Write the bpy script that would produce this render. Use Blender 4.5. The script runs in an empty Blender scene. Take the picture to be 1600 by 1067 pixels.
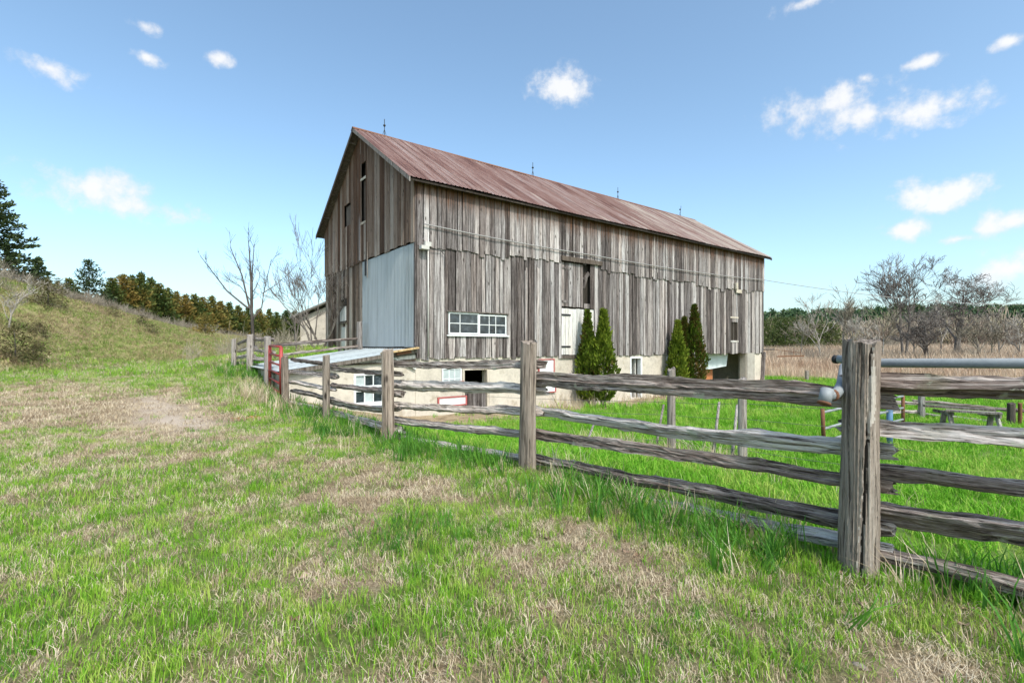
import bpy, math, random
import numpy as np
from mathutils import Vector, Matrix, Euler

# ------------------------------------------------------------------ camera, sky, sun, exposure
S = bpy.context.scene
COL = S.collection
F_PX, CAM_H, HOR = 764.0, 1.5, 541.0          # focal length and horizon measured on the 1600 px photograph
cd = bpy.data.cameras.new('camera'); cam = bpy.data.objects.new('camera', cd); COL.objects.link(cam)
cam.location = (0, 0, CAM_H); cam.rotation_euler = (math.pi/2, 0, 0)
cd.sensor_width = 36; cd.lens = 36*F_PX/1600; cd.shift_y = (HOR-533.5)/1600
cd.clip_start = 0.05; cd.clip_end = 9000
S.camera = cam

SUN_EL, SUN_AZ = 50, 150                       # azimuth clockwise from +Y
W = bpy.data.worlds.new('World'); S.world = W; W.use_nodes = True
wt = W.node_tree; bg = wt.nodes['Background']
sky = wt.nodes.new('ShaderNodeTexSky'); sky.sky_type = 'NISHITA'; sky.sun_disc = False
sky.sun_elevation = math.radians(SUN_EL); sky.sun_rotation = math.radians(SUN_AZ)
sky.air_density = 0.85; sky.dust_density = 2.2; sky.ozone_density = 1.2
bg.inputs[1].default_value = 0.15
sd = bpy.data.lights.new('sun', 'SUN'); sun = bpy.data.objects.new('sun', sd); COL.objects.link(sun)
sd.energy = 2.0; sd.angle = math.radians(4.0); sd.color = (1.0, .95, .87)
_e, _a = math.radians(SUN_EL), math.radians(SUN_AZ)
to_sun = Vector((math.cos(_e)*math.sin(_a), math.cos(_e)*math.cos(_a), math.sin(_e)))
sun.rotation_euler = to_sun.to_track_quat('Z', 'Y').to_euler()
S.view_settings.view_transform = 'Standard'; S.view_settings.look = 'None'
S.view_settings.gamma = 1.0; S.view_settings.use_curve_mapping = False
S.view_settings.exposure = 0.9
S.cycles.max_bounces = 5; S.cycles.diffuse_bounces = 3; S.cycles.glossy_bounces = 2

def clouds():
    N, L = wt.nodes, wt.links
    tc = N.new('ShaderNodeTexCoord')
    nz = N.new('ShaderNodeTexNoise'); nz.inputs['Scale'].default_value = 26; nz.inputs['Detail'].default_value = 6
    nz.inputs['Roughness'].default_value = .6
    L.new(tc.outputs['Generated'], nz.inputs['Vector'])
    nz2 = N.new('ShaderNodeTexNoise'); nz2.inputs['Scale'].default_value = 5; nz2.inputs['Detail'].default_value = 2
    L.new(tc.outputs['Generated'], nz2.inputs['Vector'])
    def M(op, a, b=None, c=None):
        n = N.new('ShaderNodeMath'); n.operation = op
        for i, v in enumerate((a, b, c)):
            if v is None: continue
            if isinstance(v, (int, float)): n.inputs[i].default_value = v
            else: L.new(v, n.inputs[i])
        return n.outputs[0]
    wob = M('MULTIPLY', M('SUBTRACT', nz.outputs['Fac'], .52), 3.3)
    wob2 = M('MULTIPLY', M('SUBTRACT', nz2.outputs['Fac'], .5), .8)
    wob = M('ADD', wob, wob2)
    spec = []
    for px, py, hw, hh in ((880,140,46,27),(1290,166,84,32),(1345,180,80,30),(1440,174,66,25),(1470,305,62,26),(1412,358,34,18),
                           (1580,348,52,22),(150,298,76,36),(215,322,72,27),(230,92,22,11),(342,93,18,11),(1578,65,18,11),
                           (1448,96,27,10),(1350,122,13,11),(1585,418,70,30),(225,40,17,11),(78,108,40,19),(1500,373,25,8),(1260,4,45,10)):
        spec.append(((px-800)/F_PX, 1.0, (HOR-py)/F_PX, hw/F_PX, hh/F_PX))
    rnd = random.Random(5)
    for k in range(16):                                            # the same kind of small cumulus all round
        az = math.radians(62 + k*15.2 + rnd.uniform(-5, 5)); el = rnd.uniform(.12, .6)
        s = rnd.uniform(.05, .11)
        spec.append((math.sin(az), math.cos(az), el, s, s*.4))
    tot = None
    for x, y, z, hw, hh in spec:
        c = Vector((x, y, z)); dist = c.length; c.normalize()
        r = c.cross(Vector((0, 0, 1))).normalized(); u = r.cross(c).normalized()
        mp = N.new('ShaderNodeMapping'); mp.vector_type = 'TEXTURE'
        mp.inputs['Location'].default_value = c
        mp.inputs['Rotation'].default_value = Matrix((r, c, u)).transposed().to_euler()
        mp.inputs['Scale'].default_value = (2.0*hw/dist, 1.2, 2.0*hh/dist)
        L.new(tc.outputs['Generated'], mp.inputs['Vector'])
        gt = N.new('ShaderNodeTexGradient'); gt.gradient_type = 'SPHERICAL'; L.new(mp.outputs[0], gt.inputs[0])
        tot = gt.outputs['Fac'] if tot is None else M('MAXIMUM', tot, gt.outputs['Fac'])
    tot = M('MULTIPLY_ADD', tot, 2.0, -1.0)
    d = M('ADD', tot, M('MULTIPLY', wob, M('MINIMUM', M('ADD', tot, 1.4), 1.0)))
    mr = N.new('ShaderNodeMapRange'); mr.interpolation_type = 'SMOOTHSTEP'
    mr.inputs[1].default_value = -.25; mr.inputs[2].default_value = .95; mr.inputs[4].default_value = .9
    L.new(d, mr.inputs[0])
    # brighten the hazy blue a little towards the photograph's milky spring sky
    mix = N.new('ShaderNodeMix'); mix.data_type = 'RGBA'
    L.new(mr.outputs[0], mix.inputs[0]); 
    tn = N.new('ShaderNodeMix'); tn.data_type = 'RGBA'; tn.blend_type = 'MULTIPLY'; tn.inputs[0].default_value = 1.0
    L.new(sky.outputs[0], tn.inputs[6]); tn.inputs[7].default_value = (.99, 1.10, 1.03, 1)
    L.new(tn.outputs[2], mix.inputs[6])
    cr = N.new('ShaderNodeValToRGB'); cr.color_ramp.elements[0].position = .2; cr.color_ramp.elements[0].color = (.78, .82, .90, 1); cr.color_ramp.elements[1].position = .8
    L.new(M('MULTIPLY_ADD', nz2.outputs['Fac'], .6, M('MULTIPLY', d, .45)), cr.inputs[0])
    cm = N.new('ShaderNodeVectorMath'); cm.operation = 'SCALE'; L.new(cr.outputs[0], cm.inputs[0]); cm.inputs['Scale'].default_value = 3.7
    L.new(cm.outputs[0], mix.inputs[7])
    L.new(mix.outputs[2], bg.inputs[0])
clouds()
W.cycles.sampling_method = 'MANUAL'; W.cycles.sample_map_resolution = 512

# ------------------------------------------------------------------ helpers
rng = np.random.default_rng(11)
R = random.Random(3)
def P(px, py, d):                                # a point of the place seen at pixel (px, py) and standing d metres ahead
    return Vector(((px-800)/F_PX*d, d, CAM_H+(HOR-py)/F_PX*d))
def tag(o, label=None, cat=None, group=None, kind=None):
    if label: o['label'] = label
    if cat: o['category'] = cat
    if group: o['group'] = group
    if kind: o['kind'] = kind
    return o
def empty(name, loc=(0,0,0), rz=0.0, label=None, cat=None, group=None):
    o = bpy.data.objects.new(name, None); COL.objects.link(o); o.location = loc; o.rotation_euler = (0,0,rz)
    o.empty_display_size = .2
    return tag(o, label, cat, group)
def link(name, me, mat=None, parent=None, loc=None, rot=None, scale=None):
    o = bpy.data.objects.new(name, me); COL.objects.link(o)
    if mat is not None and not me.materials: me.materials.append(mat)
    if parent is not None: o.parent = parent
    if loc is not None: o.location = loc
    if rot is not None: o.rotation_euler = rot
    if scale is not None: o.scale = scale
    return o
def np_mesh(name, verts, faces, smooth=False):
    me = bpy.data.meshes.new(name)
    me.from_pydata([tuple(v) for v in verts] if not isinstance(verts, np.ndarray) else verts.tolist(), [],
                   faces if not isinstance(faces, np.ndarray) else faces.tolist())
    if smooth: me.polygons.foreach_set('use_smooth', [True]*len(me.polygons))
    me.update(); return me
class MB:
    def __init__(s): s.v = []; s.f = []
    def box(s, x0, x1, y0, y1, z0, z1, M=None):
        b = len(s.v)
        for z in (z0, z1):
            for x, y in ((x0,y0),(x1,y0),(x1,y1),(x0,y1)):
                p = Vector((x,y,z)); s.v.append(M @ p if M else p)
        for q in ((0,3,2,1),(4,5,6,7),(0,1,5,4),(1,2,6,5),(2,3,7,6),(3,0,4,7)): s.f.append([b+i for i in q])
        return s
    def bar(s, a, b, w, h):                      # box between two points
        a, b = Vector(a), Vector(b); d = (b-a); L = d.length
        q = d.to_track_quat('X', 'Z').to_matrix().to_4x4()
        return s.box(0, L, -w/2, w/2, -h/2, h/2, Matrix.Translation(a) @ q)
    def tube(s, pts, rad, n=8, cap=True):
        pts = [Vector(p) for p in pts]
        if isinstance(rad, (int, float)): rad = [rad]*len(pts)
        b = len(s.v); up = Vector((0,0,1))
        for i, p in enumerate(pts):
            d = (pts[min(i+1, len(pts)-1)]-pts[max(i-1, 0)]).normalized()
            x = d.cross(up if abs(d.z) < .95 else Vector((1,0,0))).normalized(); y = x.cross(d)
            for k in range(n):
                a = 2*math.pi*k/n; s.v.append(p + x*math.cos(a)*rad[i] + y*math.sin(a)*rad[i])
        for i in range(len(pts)-1):
            for k in range(n):
                a0 = b+i*n+k; a1 = b+i*n+(k+1) % n
                s.f.append([a0, a1, a1+n, a0+n])
        if cap:
            s.f.append([b+k for k in range(n)][::-1]); e = b+(len(pts)-1)*n; s.f.append([e+k for k in range(n)])
        return s
    def prism(s, poly, h, M=None):               # polygon in XY extruded along z by h
        b = len(s.v); n = len(poly)
        for z in (0, h):
            for x, y in poly:
                p = Vector((x,y,z)); s.v.append(M @ p if M else p)
        s.f.append([b+i for i in range(n)][::-1]); s.f.append([b+n+i for i in range(n)])
        for i in range(n): s.f.append([b+i, b+(i+1) % n, b+n+(i+1) % n, b+n+i])
        return s
    def build(s, name, mat, parent=None, smooth=False, loc=None, rot=None):
        me = np_mesh(name, s.v, s.f, smooth)
        return link(name, me, mat, parent, loc, rot)

_tab = np.random.default_rng(99).random((256, 256))
def vnoise(x, y):
    xi = np.floor(x).astype(int); yi = np.floor(y).astype(int); fx = x-xi; fy = y-yi
    fx = fx*fx*(3-2*fx); fy = fy*fy*(3-2*fy)
    g = lambda a, b: _tab[a % 256, b % 256]
    return (g(xi,yi)*(1-fx)+g(xi+1,yi)*fx)*(1-fy) + (g(xi,yi+1)*(1-fx)+g(xi+1,yi+1)*fx)*fy
def fbm(x, y, o=4, r=.5):
    t = 0; a = 1; n = 0
    for i in range(o):
        t = t+a*vnoise(x+i*17.3, y+i*9.1); n += a; a *= r; x = x*2.03; y = y*2.03
    return t/n
def sstep(a, b, x):
    t = np.clip((x-a)/(b-a), 0, 1); return t*t*(3-2*t)

# ------------------------------------------------------------------ materials
def new_mat(name):
    m = bpy.data.materials.new(name); m.use_nodes = True
    nt = m.node_tree; bs = nt.nodes['Principled BSDF']
    return m, nt, nt.nodes, nt.links, bs
def ramp(N, stops):
    r = N.new('ShaderNodeValToRGB'); cr = r.color_ramp
    while len(cr.elements) < len(stops): cr.elements.new(.5)
    for e, (p, c) in zip(cr.elements, stops):
        e.position = p; e.color = (*c, 1) if len(c) == 3 else c
    return r
def noise(N, L, vec, scale, detail=4, rough=.55, dim='3D'):
    n = N.new('ShaderNodeTexNoise'); n.noise_dimensions = dim
    n.inputs['Scale'].default_value = scale; n.inputs['Detail'].default_value = detail; n.inputs['Roughness'].default_value = rough
    if vec is not None: L.new(vec, n.inputs['Vector'])
    return n.outputs['Fac']
def mapping(N, L, vec, scale, loc=None):
    n = N.new('ShaderNodeMapping'); n.inputs['Scale'].default_value = scale; L.new(vec, n.inputs['Vector'])
    if loc is not None: L.new(loc, n.inputs['Location'])
    return n.outputs[0]
def mixc(N, L, fac, a, b, blend='MIX'):
    n = N.new('ShaderNodeMix'); n.data_type = 'RGBA'; n.blend_type = blend
    for s, v in ((0, fac), (6, a), (7, b)):
        if isinstance(v, (int, float)): n.inputs[s].default_value = v
        elif isinstance(v, tuple): n.inputs[s].default_value = (*v, 1) if len(v) == 3 else v
        else: L.new(v, n.inputs[s])
    return n.outputs[2]
def mth(N, L, op, a, b=None, clamp=False):
    n = N.new('ShaderNodeMath'); n.operation = op; n.use_clamp = clamp
    for i, v in enumerate((a, b)):
        if v is None: continue
        if isinstance(v, (int, float)): n.inputs[i].default_value = v
        else: L.new(v, n.inputs[i])
    return n.outputs[0]
def mrange(N, L, v, a, b, c=0.0, d=1.0):
    n = N.new('ShaderNodeMapRange'); n.inputs[1].default_value = a; n.inputs[2].default_value = b
    n.inputs[3].default_value = c; n.inputs[4].default_value = d; L.new(v, n.inputs[0]); return n.outputs[0]
def bump(N, L, bs, h, strength=.5, dist=.02):
    n = N.new('ShaderNodeBump'); n.inputs['Strength'].default_value = strength; n.inputs['Distance'].default_value = dist
    L.new(h, n.inputs['Height']); L.new(n.outputs[0], bs.inputs['Normal'])

def wood_mat(name, cols, coord='world', grain_axis='Z', brown=None, lichen=0.0, rnd=.55, fine=1.0, bstr=.6, knots=True, dark=.32):
    """weathered wood: per-board tint, long grain streaks, dark cracks, knots"""
    m, nt, N, L, bs = new_mat(name)
    oi = N.new('ShaderNodeObjectInfo')
    if coord == 'world':
        g = N.new('ShaderNodeNewGeometry'); vec = g.outputs['Position']
    else:
        t = N.new('ShaderNodeTexCoord'); vec = t.outputs['Object']
    off = N.new('ShaderNodeCombineXYZ')
    o2 = mth(N, L, 'MULTIPLY', oi.outputs['Random'], 57.0)
    for i in range(3): L.new(o2, off.inputs[i])
    va = N.new('ShaderNodeVectorMath'); va.operation = 'ADD'; L.new(vec, va.inputs[0]); L.new(off.outputs[0], va.inputs[1])
    v = va.outputs[0]
    ax = {'X': (.8, 20, 20), 'Z': (15, 15, .5)}[grain_axis]
    ax2 = {'X': (2.2, 60, 60), 'Z': (50, 50, 1.6)}[grain_axis]
    ax4 = {'X': (11, 70, 70), 'Z': (60, 60, 9)}[grain_axis]
    ax3 = {'X': (.7, 2, 2), 'Z': (2, 2, .7)}[grain_axis]
    n1 = noise(N, L, mapping(N, L, v, ax), 1.0*fine, 5, .6)
    n2 = noise(N, L, mapping(N, L, v, ax2), 1.0*fine, 4, .65)
    n3 = noise(N, L, mapping(N, L, v, ax3), 1.0, 3, .5)
    n4 = noise(N, L, mapping(N, L, v, ax4), 1.0, 4, .7)
    fac = mth(N, L, 'ADD', mth(N, L, 'MULTIPLY', n1, .45), mth(N, L, 'MULTIPLY', n2, .35))
    fac = mth(N, L, 'ADD', fac, mth(N, L, 'MULTIPLY', n4, .2))
    fac = mth(N, L, 'ADD', fac, mth(N, L, 'MULTIPLY', mth(N, L, 'SUBTRACT', oi.outputs['Random'], .5), rnd*.42))
    c = ramp(N, [(.34, cols[0]), (.44, cols[1]), (.53, cols[2]), (.65, cols[3])]); L.new(fac, c.inputs[0])
    col = c.outputs[0]
    # some boards warmer, some greyer
    rr = N.new('ShaderNodeTexWhiteNoise'); rr.noise_dimensions = '1D'; L.new(oi.outputs['Random'], rr.inputs['W'])
    warm = mth(N, L, 'MULTIPLY', mth(N, L, 'MULTIPLY', rr.outputs['Value'], n3), .9)
    col = mixc(N, L, warm, col, (1.0, .84, .74), 'MULTIPLY')
    if brown is not None:      # brown unweathered heart wood in ragged streaks near the sheltered end, (z0, z1, amount)
        sx = N.new('ShaderNodeSeparateXYZ'); L.new(vec, sx.inputs[0])
        hgt = mrange(N, L, sx.outputs[2], brown[0], brown[1])
        st = mrange(N, L, mth(N, L, 'ADD', n1, mth(N, L, 'MULTIPLY', hgt, .55)), .62, .92)
        col = mixc(N, L, mth(N, L, 'MULTIPLY', st, brown[2]), col, (.105, .045, .02))
    crack = mrange(N, L, n2, .43, .33)
    col = mixc(N, L, mth(N, L, 'MULTIPLY', crack, .75), col, (.035, .028, .024))
    hh = mth(N, L, 'SUBTRACT', mth(N, L, 'ADD', n2, mth(N, L, 'MULTIPLY', n1, .5)), crack)
    if knots:
        kv = mapping(N, L, v, {'X': (2.2, 11, 11), 'Z': (7, 7, 2.6)}[grain_axis])
        vo = N.new('ShaderNodeTexVoronoi'); vo.inputs['Scale'].default_value = .62; L.new(kv, vo.inputs['Vector'])
        k = mrange(N, L, vo.outputs['Distance'], .15, .07)
        col = mixc(N, L, mth(N, L, 'MULTIPLY', k, .85), col, (.03, .022, .018))
    if lichen:
        ln = noise(N, L, vec, 7.0, 6, .7)
        ln2 = noise(N, L, vec, 1.6, 2, .5)
        lm = mrange(N, L, mth(N, L, 'MULTIPLY', ln, ln2), .355, .40)
        col = mixc(N, L, mth(N, L, 'MULTIPLY', lm, lichen), col, (.42, .43, .33))
        mo = mrange(N, L, noise(N, L, vec, 3.1, 4, .6), .58, .75)
        col = mixc(N, L, mth(N, L, 'MULTIPLY', mo, lichen*.35), col, (.13, .15, .05))
    L.new(col, bs.inputs['Base Color']); bs.inputs['Roughness'].default_value = .88
    bs.inputs['Specular IOR Level'].default_value = .2
    bump(N, L, bs, hh, bstr, .012)
    return m

GREY = [(.030,.024,.023), (.118,.102,.100), (.25,.228,.226), (.54,.512,.51)]
BROWN = [(.04,.027,.02), (.14,.10,.076), (.27,.22,.18), (.50,.45,.40)]
M_board = wood_mat('weathered_grey_boards', GREY, brown=(5.9, 7.1, .95), rnd=.5)
M_gable = wood_mat('brown_weathered_boards', BROWN, brown=(1.0, 9.5, .6), rnd=.85)
M_rail = wood_mat('split_cedar_rail', [(.05,.036,.03), (.19,.155,.138), (.40,.36,.335), (.72,.69,.66)], coord='object', grain_axis='X', lichen=.8, rnd=.35, fine=1.25, bstr=1.0, knots=True)
M_post = wood_mat('cedar_post', [(.10,.08,.065), (.20,.168,.14), (.29,.25,.215), (.44,.395,.35)], coord='object', grain_axis='Z', lichen=.45, rnd=.25, fine=1.0, bstr=1.0)
M_oldpost = wood_mat('grey_post', [(.07,.062,.057), (.17,.155,.145), (.29,.27,.255), (.45,.43,.41)], coord='object', grain_axis='Z', lichen=.2, rnd=.4, fine=1.4, bstr=.8)
M_trim = wood_mat('dark_trim_wood', [(.03,.024,.02), (.075,.06,.05), (.13,.11,.095), (.22,.2,.18)], rnd=.3, knots=False)
M_pale = wood_mat('pale_bare_wood', [(.2,.17,.13), (.42,.37,.3), (.55,.5,.43), (.66,.62,.56)], rnd=.3, knots=False)
M_inner = wood_mat('near_black_wood', [(.012,.01,.008), (.025,.02,.017), (.04,.034,.028), (.06,.05,.042)], rnd=.2, knots=False)  # inside shade painted into the colour where it backs gaps and openings
M_whitewood = wood_mat('whitewashed_planks', [(.30,.29,.27), (.55,.55,.53), (.66,.66,.65), (.75,.75,.74)], rnd=.3, knots=False)
M_lumber = wood_mat('new_yellow_lumber', [(.32,.2,.09), (.5,.35,.18), (.6,.45,.26), (.7,.56,.36)], rnd=.3, knots=False)

def paint(name, col, rough=.6, metal=0.0, var=.18, scale=6.0, rust=None, rustlo=.58, bstr=.15, spec=.4):
    m, nt, N, L, bs = new_mat(name)
    t = N.new('ShaderNodeNewGeometry'); v = t.outputs['Position']
    n = noise(N, L, v, scale, 5, .65); n2 = noise(N, L, v, scale*7, 3, .6)
    f = mth(N, L, 'ADD', mth(N, L, 'MULTIPLY', n, .65), mth(N, L, 'MULTIPLY', n2, .35))
    c = ramp(N, [(.25, tuple(x*(1-var*1.6) for x in col)), (.5, col), (.75, tuple(min(1, x*(1+var)) for x in col))]); L.new(f, c.inputs[0])
    cc = c.outputs[0]
    if rust:
        r = mrange(N, L, noise(N, L, v, scale*1.7, 6, .7), rustlo, rustlo+.1)
        cc = mixc(N, L, r, cc, rust)
    L.new(cc, bs.inputs['Base Color']); bs.inputs['Roughness'].default_value = rough; bs.inputs['Metallic'].default_value = metal
    bs.inputs['Specular IOR Level'].default_value = spec
    bump(N, L, bs, f, bstr, .01)
    return m
M_white = paint('white_window_paint', (.72,.73,.74), .55, rust=(.38,.35,.31), rustlo=.64, scale=9)
M_galv = paint('galvanised_pipe', (.26,.28,.295), .65, .1, .22, 9, rust=(.22,.12,.07), rustlo=.7)
M_redpaint = paint('red_gate_paint', (.33,.045,.04), .5, 0, .3, 9, rust=(.2,.085,.04), rustlo=.55)
M_redtrim = paint('red_trim_paint', (.40,.10,.095), .6, 0, .25, 8)
M_rust = paint('rusty_iron', (.17,.075,.04), .9, 0, .4, 12)
M_iron = paint('dark_iron', (.03,.03,.032), .6, .3, .3, 12)
M_blue = paint('blue_painted_post', (.10,.20,.34), .6, 0, .2, 6, rust=(.2,.12,.08), rustlo=.66)
M_wire = paint('steel_wire', (.16,.15,.14), .6, .4, .2, 5)
M_cable = paint('aluminium_cable', (.30,.29,.285), .6, 0, .1, 5)
M_plastic = paint('pale_conduit', (.52,.50,.47), .5, 0, .15, 7)
M_stucco = paint('tan_parged_wall', (.54,.48,.41), .92, 0, .24, 1.6, rust=(.40,.34,.27), rustlo=.56, bstr=.9)
M_concrete = paint('grey_concrete', (.36,.33,.29), .92, 0, .25, 2.5, bstr=.5)
M_tarp = paint('pale_blue_sheet', (.55,.62,.63), .5, 0, .12, 3)
M_orange = paint('orange_plywood', (.42,.16,.06), .75, 0, .3, 4)
M_curtain = paint('pale_pane_board', (.42,.47,.48), .4, 0, .2, 5)
M_stone = paint('field_stone', (.26,.22,.18), .9, 0, .3, 14, bstr=.6)
M_shingle = paint('old_roof_edge', (.19,.18,.165), .9, 0, .35, 8, bstr=.6)

def glass_mat():
    m, nt, N, L, bs = new_mat('old_window_glass')
    g = N.new('ShaderNodeNewGeometry')
    n = noise(N, L, g.outputs['Position'], 3.5, 3, .6)
    c = ramp(N, [(.35, (.012,.015,.02)), (.6, (.04,.05,.065)), (.75, (.12,.14,.16))]); L.new(n, c.inputs[0]); L.new(c.outputs[0], bs.inputs['Base Color'])
    bs.inputs['Roughness'].default_value = .08; bs.inputs['Specular IOR Level'].default_value = .6
    bump(N, L, bs, noise(N, L, g.outputs['Position'], 4, 2, .5), .12, .05)
    return m
M_glass = glass_mat()

def steel_mat(name, col, streak, metal, rough):
    m, nt, N, L, bs = new_mat(name)
    t = N.new('ShaderNodeNewGeometry'); oi = N.new('ShaderNodeObjectInfo')
    v = mapping(N, L, t.outputs['Position'], (5, 5, .5))
    n = noise(N, L, v, 1.3, 5, .6)
    f = mth(N, L, 'ADD', n, mth(N, L, 'MULTIPLY', mth(N, L, 'SUBTRACT', oi.outputs['Random'], .5), .22))
    c = ramp(N, [(.3, streak), (.5, col), (.75, tuple(min(1, x*1.12) for x in col))]); L.new(f, c.inputs[0])
    L.new(c.outputs[0], bs.inputs['Base Color']); bs.inputs['Roughness'].default_value = rough; bs.inputs['Metallic'].default_value = metal
    bump(N, L, bs, noise(N, L, t.outputs['Position'], 1.3, 2, .5), .2, .03)
    return m
M_steel = steel_mat('galvanised_door_sheet', (.35,.385,.40), (.27,.295,.30), 0, .5)
M_leanroof = steel_mat('galvanised_roof_sheet', (.33,.37,.39), (.24,.265,.28), .1, .5)

def rust_roof():
    m, nt, N, L, bs = new_mat('rusted_roof_steel')
    tc = N.new('ShaderNodeTexCoord'); oi = N.new('ShaderNodeObjectInfo'); g = N.new('ShaderNodeNewGeometry')
    # object axes of a sheet: x across, y up the slope
    cx = N.new('ShaderNodeCombineXYZ'); k = mth(N, L, 'MULTIPLY', oi.outputs['Random'], 91.0); L.new(k, cx.inputs[0]); L.new(k, cx.inputs[1])
    va = N.new('ShaderNodeVectorMath'); L.new(tc.outputs['Object'], va.inputs[0]); L.new(cx.outputs[0], va.inputs[1])
    st = noise(N, L, mapping(N, L, va.outputs[0], (7, .28, 1)), 1.0, 5, .6)
    fi = noise(N, L, mapping(N, L, va.outputs[0], (22, 1.2, 1)), 1.0, 4, .65)
    f = mth(N, L, 'ADD', mth(N, L, 'MULTIPLY', st, .7), mth(N, L, 'MULTIPLY', fi, .3))
    f = mth(N, L, 'ADD', f, mth(N, L, 'MULTIPLY', mth(N, L, 'SUBTRACT', oi.outputs['Random'], .5), .14))
    c = ramp(N, [(.34, (.075,.032,.024)), (.46, (.15,.078,.063)), (.55, (.205,.13,.113)), (.68, (.26,.205,.195))]); L.new(f, c.inputs[0])
    # bare zinc left in long streaks, mostly on the sheets of the far half
    sx = N.new('ShaderNodeSeparateXYZ'); L.new(g.outputs['Position'], sx.inputs[0])
    far = mrange(N, L, sx.outputs[0], 0.5, 13.0, 0.0, .25)
    wn = N.new('ShaderNodeTexWhiteNoise'); wn.noise_dimensions = '1D'; L.new(k, wn.inputs['W'])
    s2 = noise(N, L, mapping(N, L, va.outputs[0], (3.3, .22, 1)), 1.0, 4, .6)
    z = mth(N, L, 'ADD', mth(N, L, 'ADD', s2, far), mth(N, L, 'MULTIPLY', wn.outputs['Value'], .14))
    zf = mrange(N, L, z, .72, .82)
    col = mixc(N, L, mth(N, L, 'MULTIPLY', zf, .6), c.outputs[0], (.40,.355,.31))
    L.new(col, bs.inputs['Base Color']); bs.inputs['Roughness'].default_value = .62; bs.inputs['Metallic'].default_value = 0
    bs.inputs['Specular IOR Level'].default_value = .35
    bump(N, L, bs, f, .3, .01)
    return m
M_roof = rust_roof()

def leaf_mat(name, cols, rnd=.35, nscale=.6, trans=.35, rough=.6, zgrad=None):
    m, nt, N, L, bs = new_mat(name)
    oi = N.new('ShaderNodeObjectInfo'); g = N.new('ShaderNodeNewGeometry')
    n = noise(N, L, g.outputs['Position'], nscale, 4, .6)
    f = mth(N, L, 'ADD', n, mth(N, L, 'MULTIPLY', mth(N, L, 'SUBTRACT', oi.outputs['Random'], .5), rnd))
    f = mth(N, L, 'ADD', f, mth(N, L, 'MULTIPLY', mth(N, L, 'SUBTRACT', g.outputs['Random Per Island'], .5), rnd*.9))
    c = ramp(N, [(.2+.6*i/(len(cols)-1), q) for i, q in enumerate(cols)]); L.new(f, c.inputs[0])
    L.new(c.outputs[0], bs.inputs['Base Color']); bs.inputs['Roughness'].default_value = rough
    bs.inputs['Specular IOR Level'].default_value = .15
    if trans:
        tr = N.new('ShaderNodeBsdfTranslucent'); L.new(c.outputs[0], tr.inputs[0])
        mx = N.new('ShaderNodeMixShader'); mx.inputs[0].default_value = trans
        L.new(bs.outputs[0], mx.inputs[1]); L.new(tr.outputs[0], mx.inputs[2])
        L.new(mx.outputs[0], N['Material Output'].inputs[0])
    return m
M_lawn = leaf_mat('lawn_blade', [(.08,.19,.018), (.15,.36,.026), (.25,.46,.04), (.44,.54,.12)], nscale=2.2)
M_tallgrass = leaf_mat('tall_blade', [(.05,.15,.03), (.09,.25,.035), (.15,.33,.04)], nscale=1.2)
M_paddock = leaf_mat('paddock_blade', [(.085,.24,.016), (.13,.36,.02), (.20,.45,.035), (.38,.50,.10)], nscale=.45, rnd=.42)
M_straw = leaf_mat('dead_blade', [(.23,.165,.105), (.42,.325,.21), (.57,.465,.32), (.70,.60,.45)], nscale=1.8, rnd=.5, trans=.2)
M_bankgrass = leaf_mat('bank_blade', [(.26,.18,.11), (.42,.33,.20), (.36,.33,.15), (.20,.30,.06)], nscale=.25, rnd=.5, trans=.25)
M_reed = leaf_mat('dry_reed', [(.28,.18,.13), (.45,.32,.22), (.56,.43,.31), (.63,.52,.39)], nscale=.08, rnd=.4, trans=.2)
M_deadleaf = leaf_mat('dead_leaf', [(.16,.09,.06), (.30,.19,.13), (.42,.32,.24)], nscale=4, rnd=.6, trans=.1)
M_cedar = leaf_mat('cedar_spray', [(.03,.058,.016), (.08,.115,.028), (.17,.15,.038), (.27,.185,.05)], nscale=.35, rnd=.35, trans=.15)
M_spruce = leaf_mat('spruce_spray', [(.018,.036,.015), (.045,.072,.028), (.085,.11,.04)], nscale=.5, trans=.12)
M_arbor = leaf_mat('arborvitae_spray', [(.11,.07,.02), (.05,.08,.01), (.10,.15,.015), (.17,.23,.022), (.27,.30,.04)], nscale=1.3, rnd=.4, trans=.2)
M_forest = leaf_mat('far_conifer', [(.045,.085,.04), (.075,.13,.055), (.12,.16,.07)], nscale=.02, rnd=.5, trans=0)
M_forest2 = leaf_mat('far_bare_crown', [(.24,.18,.14), (.34,.27,.21), (.36,.32,.20)], nscale=.02, rnd=.5, trans=0)
M_brush = leaf_mat('brush_twig', [(.18,.15,.12), (.28,.24,.19), (.39,.345,.27)], nscale=.2, rnd=.5, trans=0)
M_bush = leaf_mat('juniper_sprig', [(.06,.05,.025), (.10,.085,.04), (.13,.12,.05)], nscale=1, rnd=.5, trans=.1)
def bark(name, a, b, c):
    m, nt, N, L, bs = new_mat(name)
    g = N.new('ShaderNodeNewGeometry'); n = noise(N, L, mapping(N, L, g.outputs['Position'], (6,6,1.5)), 1, 5, .65)
    r = ramp(N, [(.3, a), (.5, b), (.72, c)]); L.new(n, r.inputs[0]); L.new(r.outputs[0], bs.inputs['Base Color'])
    bs.inputs['Roughness'].default_value = .9; bump(N, L, bs, n, .6, .03); return m
M_bark = bark('grey_bark', (.06,.05,.042), (.14,.12,.105), (.26,.235,.21))
M_palebark = bark('pale_bark', (.16,.14,.115), (.32,.29,.25), (.46,.43,.38))
M_darkbark = bark('dark_bark', (.03,.025,.022), (.075,.062,.055), (.14,.12,.11))
M_twig = bark('olive_twig', (.12,.10,.075), (.21,.185,.135), (.30,.27,.20))

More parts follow.
